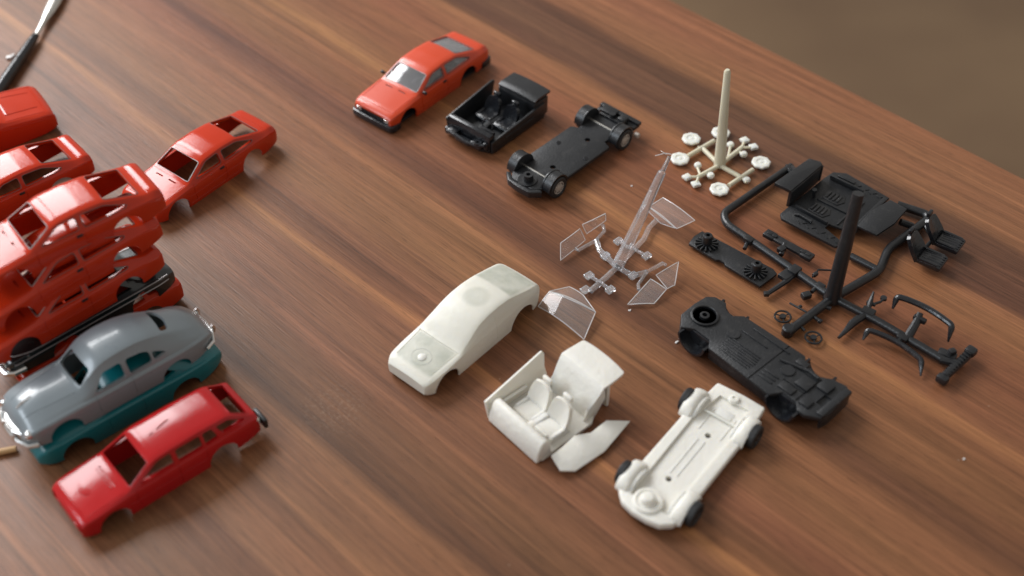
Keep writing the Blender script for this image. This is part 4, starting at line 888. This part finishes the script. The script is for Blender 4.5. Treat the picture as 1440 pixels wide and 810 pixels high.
# gear plate
GP = Matrix.Translation(rk(Vector((58.9, 301.6, 0)))) @ Matrix.Rotation(R(-43.6), 4, 'Z')
b = MB(); b.prism([(-.4, .2), (10.8, .1), (11.8, 1.0), (13.8, 1.0), (14.4, .2), (28.6, 0), (29.2, 8.6), (27, 9.6), (-1, 8.2), (-1.4, 4)], .9, 1.9, bevel=.2, mat=GP); gp = link('gear_plate', b, 'black_matt', t)
for x, y in ((4.2, 3.9), (23.8, 4.2)):
    b = MB(); c0 = GP @ Vector((x, y, 1.7)); b.lathe([(0, 0), (1.7, 0), (1.6, 4.2), (1.35, 4.5), (.7, 4.5), (.6, 3.4), (0, 3.4)], Matrix.Translation(c0), 22)
    for k in range(14):
        a_ = k*2*math.pi/14; b.box(c0+Vector((2.6*math.cos(a_), 2.6*math.sin(a_), .7)), (2.6, .55, .8), .12, Matrix.Rotation(a_, 3, 'Z'))
    link('gear_hub', b, 'black', gp)
stub(at(1052, 339, 2), at(1047, 350, 1.8), .7)
# slotted rail
b = MB(); r1 = rk(p2(335, 338, 2.6)); r2 = rk(p2(528, 445, 2.6)); an = math.atan2((r2-r1).y, (r2-r1).x); mid = (r1+r2)/2; Lr = (r2-r1).length
b.box(mid, (Lr*.62, 3.0, 1.2), .3, Matrix.Rotation(an, 3, 'Z')); b.box(r1.lerp(r2, .11), (Lr*.22, 3.4, 1.6), .4, Matrix.Rotation(an, 3, 'Z')); b.box(r1.lerp(r2, .89), (Lr*.22, 3.4, 1.6), .4, Matrix.Rotation(an, 3, 'Z'))
for f_ in (.1, .2, .8, .9): b.box(r1.lerp(r2, f_)+Vector((0, 0, .8)), (1.8, 1.2, .5), .1, Matrix.Rotation(an, 3, 'Z'))
link('slotted_rail', b, 'black', t)
stub(p2(400, 430, 2), p2(415, 385, 2.6), .9); knot(p2(402, 408, 2.6), (2.6, 2.2, 1.8))
# small fittings
b = MB(); b.tube([rk(p3(240, 95, 2.2)), rk(p3(190, 140, 2.0)), rk(p3(75, 217, 1.6))], [.9, 1.0, .8], 8, flat=.8); b.box(rk(p3(185, 110, 2.2)), (4.6, 3.6, 1.6), .3, Matrix.Rotation(R(40), 3, 'Z')); b.box(rk(p3(72, 216, 1.6)), (1.8, 1.6, 1.4), .3); link('tie_rod', b, 'black', t)
b = MB(); b.tube([rk(p3(365, 168, 2)), rk(p3(330, 205, 2))], .7, 8); b.box(rk(p3(298, 225, 1.8)), (3.2, 2.4, 2.0), .5, Matrix.Rotation(R(20), 3, 'Z')); link('small_bracket', b, 'black', t)
b = MB(); b.tube([rk(p3(335, 120, 2.4)), rk(p3(368, 78, 2.6)), rk(p3(450, 82, 2.6))], .32, 8); b.box(rk(p3(350, 105, 2.4)), (2.0, 1.4, 1.4), .4, Matrix.Rotation(R(40), 3, 'Z')); link('wiper_arm', b, 'black', t)
for (x, y, bx_, by_) in ((165, 345, 215, 380), (340, 465, 290, 425)):
    b = MB(); c0 = rk(p3(x, y, 1.2)); b.tube([c0+Vector((2.5*math.cos(k*math.pi/14), 2.5*math.sin(k*math.pi/14), 0)) for k in range(28)], .34, 6, closed=True)
    b.lathe([(0, 0), (1.1, 0), (1.0, .7), (0, .7)], Matrix.Translation(c0-Vector((0, 0, .3))), 14)
    for k in range(3):
        a_ = R(30+120*k); b.tube([c0, c0+Vector((2.4*math.cos(a_), 2.4*math.sin(a_), 0))], .22, 6)
    link('steering_wheel', b, 'black', t)
stub(p3(290, 425, 1.5), p3(262, 395, 2), .5); stub(p3(335, 340, 2), p3(375, 370, 1.8), .6); knot(p3(378, 372, 1.8), (1.4, 1.2, 1.2)); stub(p3(205, 268, 1.6), p3(300, 320, 2), .35); knot(p3(262, 290, 1.6), (1.6, 1.0, 1.0)); stub(p3(395, 285, 2), p3(440, 300, 1.8), .7); stub(p3(215, 385, 1.4), p3(230, 400, 2), .4)
b = MB(); b.tube([rk(p3(630, 340, 2)), rk(p3(560, 385, 2)), rk(p3(520, 430, 1.8)), rk(p3(482, 466, 1.5))], [1.1, 1.3, .8, .45], 10); b.box(rk(p3(575, 370, 2.2)), (4.4, 1.9, 1.9), .4, Matrix.Rotation(R(42), 3, 'Z')); link('exhaust', b, 'black', t)
b = MB(); b.tube([rk(p3(645, 320, 2.2)), rk(p3(660, 270, 3.5)), rk(p3(682, 205, 4.5))], [.8, .9, .35], 8); b.tube([rk(p3(650, 285, 3)), rk(p3(720, 262, 3)), rk(p3(745, 240, 3))], .45, 8); b.lathe([(0, 0), (1.1, 0), (1.0, .8), (0, .9)], Matrix.Translation(rk(p3(738, 245, 2.6))), 12); b.box(rk(p3(668, 270, 3)), (3.0, 1.2, 1.0), .3, Matrix.Rotation(R(-30), 3, 'Z')); link('suspension_arm', b, 'black', t)
def bumper(pa, pb, ea, eb, z, nm, th=1.0):
    A_, B_ = rk(pa), rk(pb); d_ = (B_-A_).normalized(); n_ = Vector((d_.y, -d_.x, 0)) 
    pts = [rk(ea), A_+Vector((0, 0, -.2))]+[A_.lerp(B_, k/8)-n_*(1.4*math.sin(math.pi*k/8)) for k in range(1, 8)]+[B_, rk(eb)]
    g = MB(); g.tube(rnd(pts, 2.0, 4), [th*.35]+[th]*(len(rnd(pts, 2.0, 4))-2)+[th*.3], 10, flat=1.0); return link(nm, g, 'black_gloss', t)
bumper(p3(818, 228, 7.0), p3(1130, 395, 7.0), p3(790, 300, 3.5), p3(1106, 488, 2.4), 6, 'bumper', 1.0)
bumper(p3(652, 418, 3.4), p3(955, 592, 3.4), p3(620, 478, 1.0), p3(950, 684, .8), 3, 'bumper', .9)
b = MB(); b.tube([rk(p3(872, 470, 2)), rk(p3(925, 380, 4.5)), rk(p3(948, 325, 6.4))], [1.5, 1.3, 1.0], 10); b.box(rk(p3(945, 360, 5.4)), (4.2, 1.6, 1.8), .4, Matrix.Rotation(R(-40), 3, 'Z')); b.box(rk(p3(845, 470, 2.2)), (3.6, 2.6, 2.4), .5, Matrix.Rotation(R(-40), 3, 'Z')); link('gate', b, 'black', t)
stub(p3(840, 470, 2.2), p3(820, 490, 3), .8); knot(p3(650, 325, 2.2), (4.2, 3.0, 2.6), -35)
g1, g2 = rk(p3(1062, 712, 2.2)), rk(p3(1245, 535, 3.0)); an = math.atan2((g2-g1).y, (g2-g1).x); Lg = (g2-g1).length
b = MB(); b.box((g1+g2)/2, (Lg, 2.6, 2.2), .6, Matrix.Rotation(an, 3, 'Z')); b.box((g1+g2)/2+Vector((0, 0, 1.1)), (Lg*.8, 1.4, .7), .2, Matrix.Rotation(an, 3, 'Z'))
b.box(g1.lerp(g2, .06), (2.6, 3.6, 2.8), .7, Matrix.Rotation(an, 3, 'Z')); b.box(g1.lerp(g2, .94)+Vector((0, 0, .2)), (3.2, 3.4, 2.6), .8, Matrix.Rotation(an, 3, 'Z'))
for k in range(9): b.box(g1.lerp(g2, .18+.08*k)+Vector((0, 0, 1.3)), (.5, 2.2, .6), .1, Matrix.Rotation(an, 3, 'Z'))
link('grille_bar', b, 'black', t)
b = MB(); b.box(rk(p3(1100, 565, 2.4)), (5.6, 3.0, 2.4), .6, Matrix.Rotation(R(-30), 3, 'Z')); b.tube([rk(p3(1060, 590, 2)), rk(p3(1150, 610, 2.4))], 1.3, 10); b.box(rk(p3(1125, 555, 3.6)), (2.4, 2.0, 3.4), .5, Matrix.Rotation(R(20), 3, 'Z')); link('gate', b, 'black', t)
knot(at(1053, 338, 2.4), (2.4, 3.2, 2.2), 45); knot(p2(455, 495, 2.4), (4.0, 3.2, 2.4), 45); knot(p2(560, 560, 2.2), (2.0, 3.0, 2.4), 45)

# ------------------------------------------------------------------ small things at the edges
A_ = at(-12, 142, 2.4); B_ = at(50, 50, 2.4); C_ = at(90, -22, 2.0)
t = thing('craft_tool', 'craft tool with black handle and flat silver tip crossing the upper left corner', 'tool', Vector((A_.x, A_.y, 0)))
q = Vector((A_.x, A_.y, 0))
b = MB(); b.tube([A_-q, A_.lerp(B_, .35)-q, A_.lerp(B_, .9)-q, B_-q], [2.1, 2.2, 1.8, 1.5], 16); link('handle', b, 'black_gloss', t)
b = MB(); b.tube([B_-q, B_.lerp(C_, .22)-q, B_.lerp(C_, .45)-q, B_.lerp(C_, .62)-q, B_.lerp(C_, 1.0)-q], [1.0, 1.2, 2.4, 2.9, 2.3], 16, flat=.55); link('tip', b, 'steel', t)
A_ = at(-8, 637, 1.0); B_ = at(23, 631, 1.0)
b = MB(); b.tube([A_-Vector((A_.x, A_.y, 0)), B_-Vector((A_.x, A_.y, 0))], [1.0, .9], 10); o = link('wooden_stick', b, 'wood_pick'); o.location = Vector((A_.x, A_.y, 0))*S
tag(o, 'end of a thin light wooden stick at the left edge beside the grey saloon', 'stick')
for (u_, v_, d_, lab) in ((14, 82, 1.6, 'small dark and white plastic crumb on the table left of the black tool handle'), (885, 437, .5, 'tiny clear crumb on the table below the clear sprue, near the windscreen'), (951, 482, .6, 'tiny clear crumb on the table left of the bare black chassis nose'), (1355, 646, .4, 'tiny crumb on bare wood at the right of the white chassis'), (888, 262, .4, 'tiny crumb on the table right of the black wheeled chassis')):
    p = at(u_, v_, 0); b = MB(); b.box((0, 0, d_*.3), (d_*1.5, d_, d_*.6), .1*d_, Matrix.Rotation(R(u_), 3, 'Z')); b.box((d_*.8, d_*.5, d_*.4), (d_*.8, d_*.6, d_*.8), .1*d_, Matrix.Rotation(R(v_), 3, 'Z'))
    o = link('plastic_crumb', b, 'chip'); o.location = Vector((p.x, p.y, 0))*S; tag(o, lab, 'crumb')
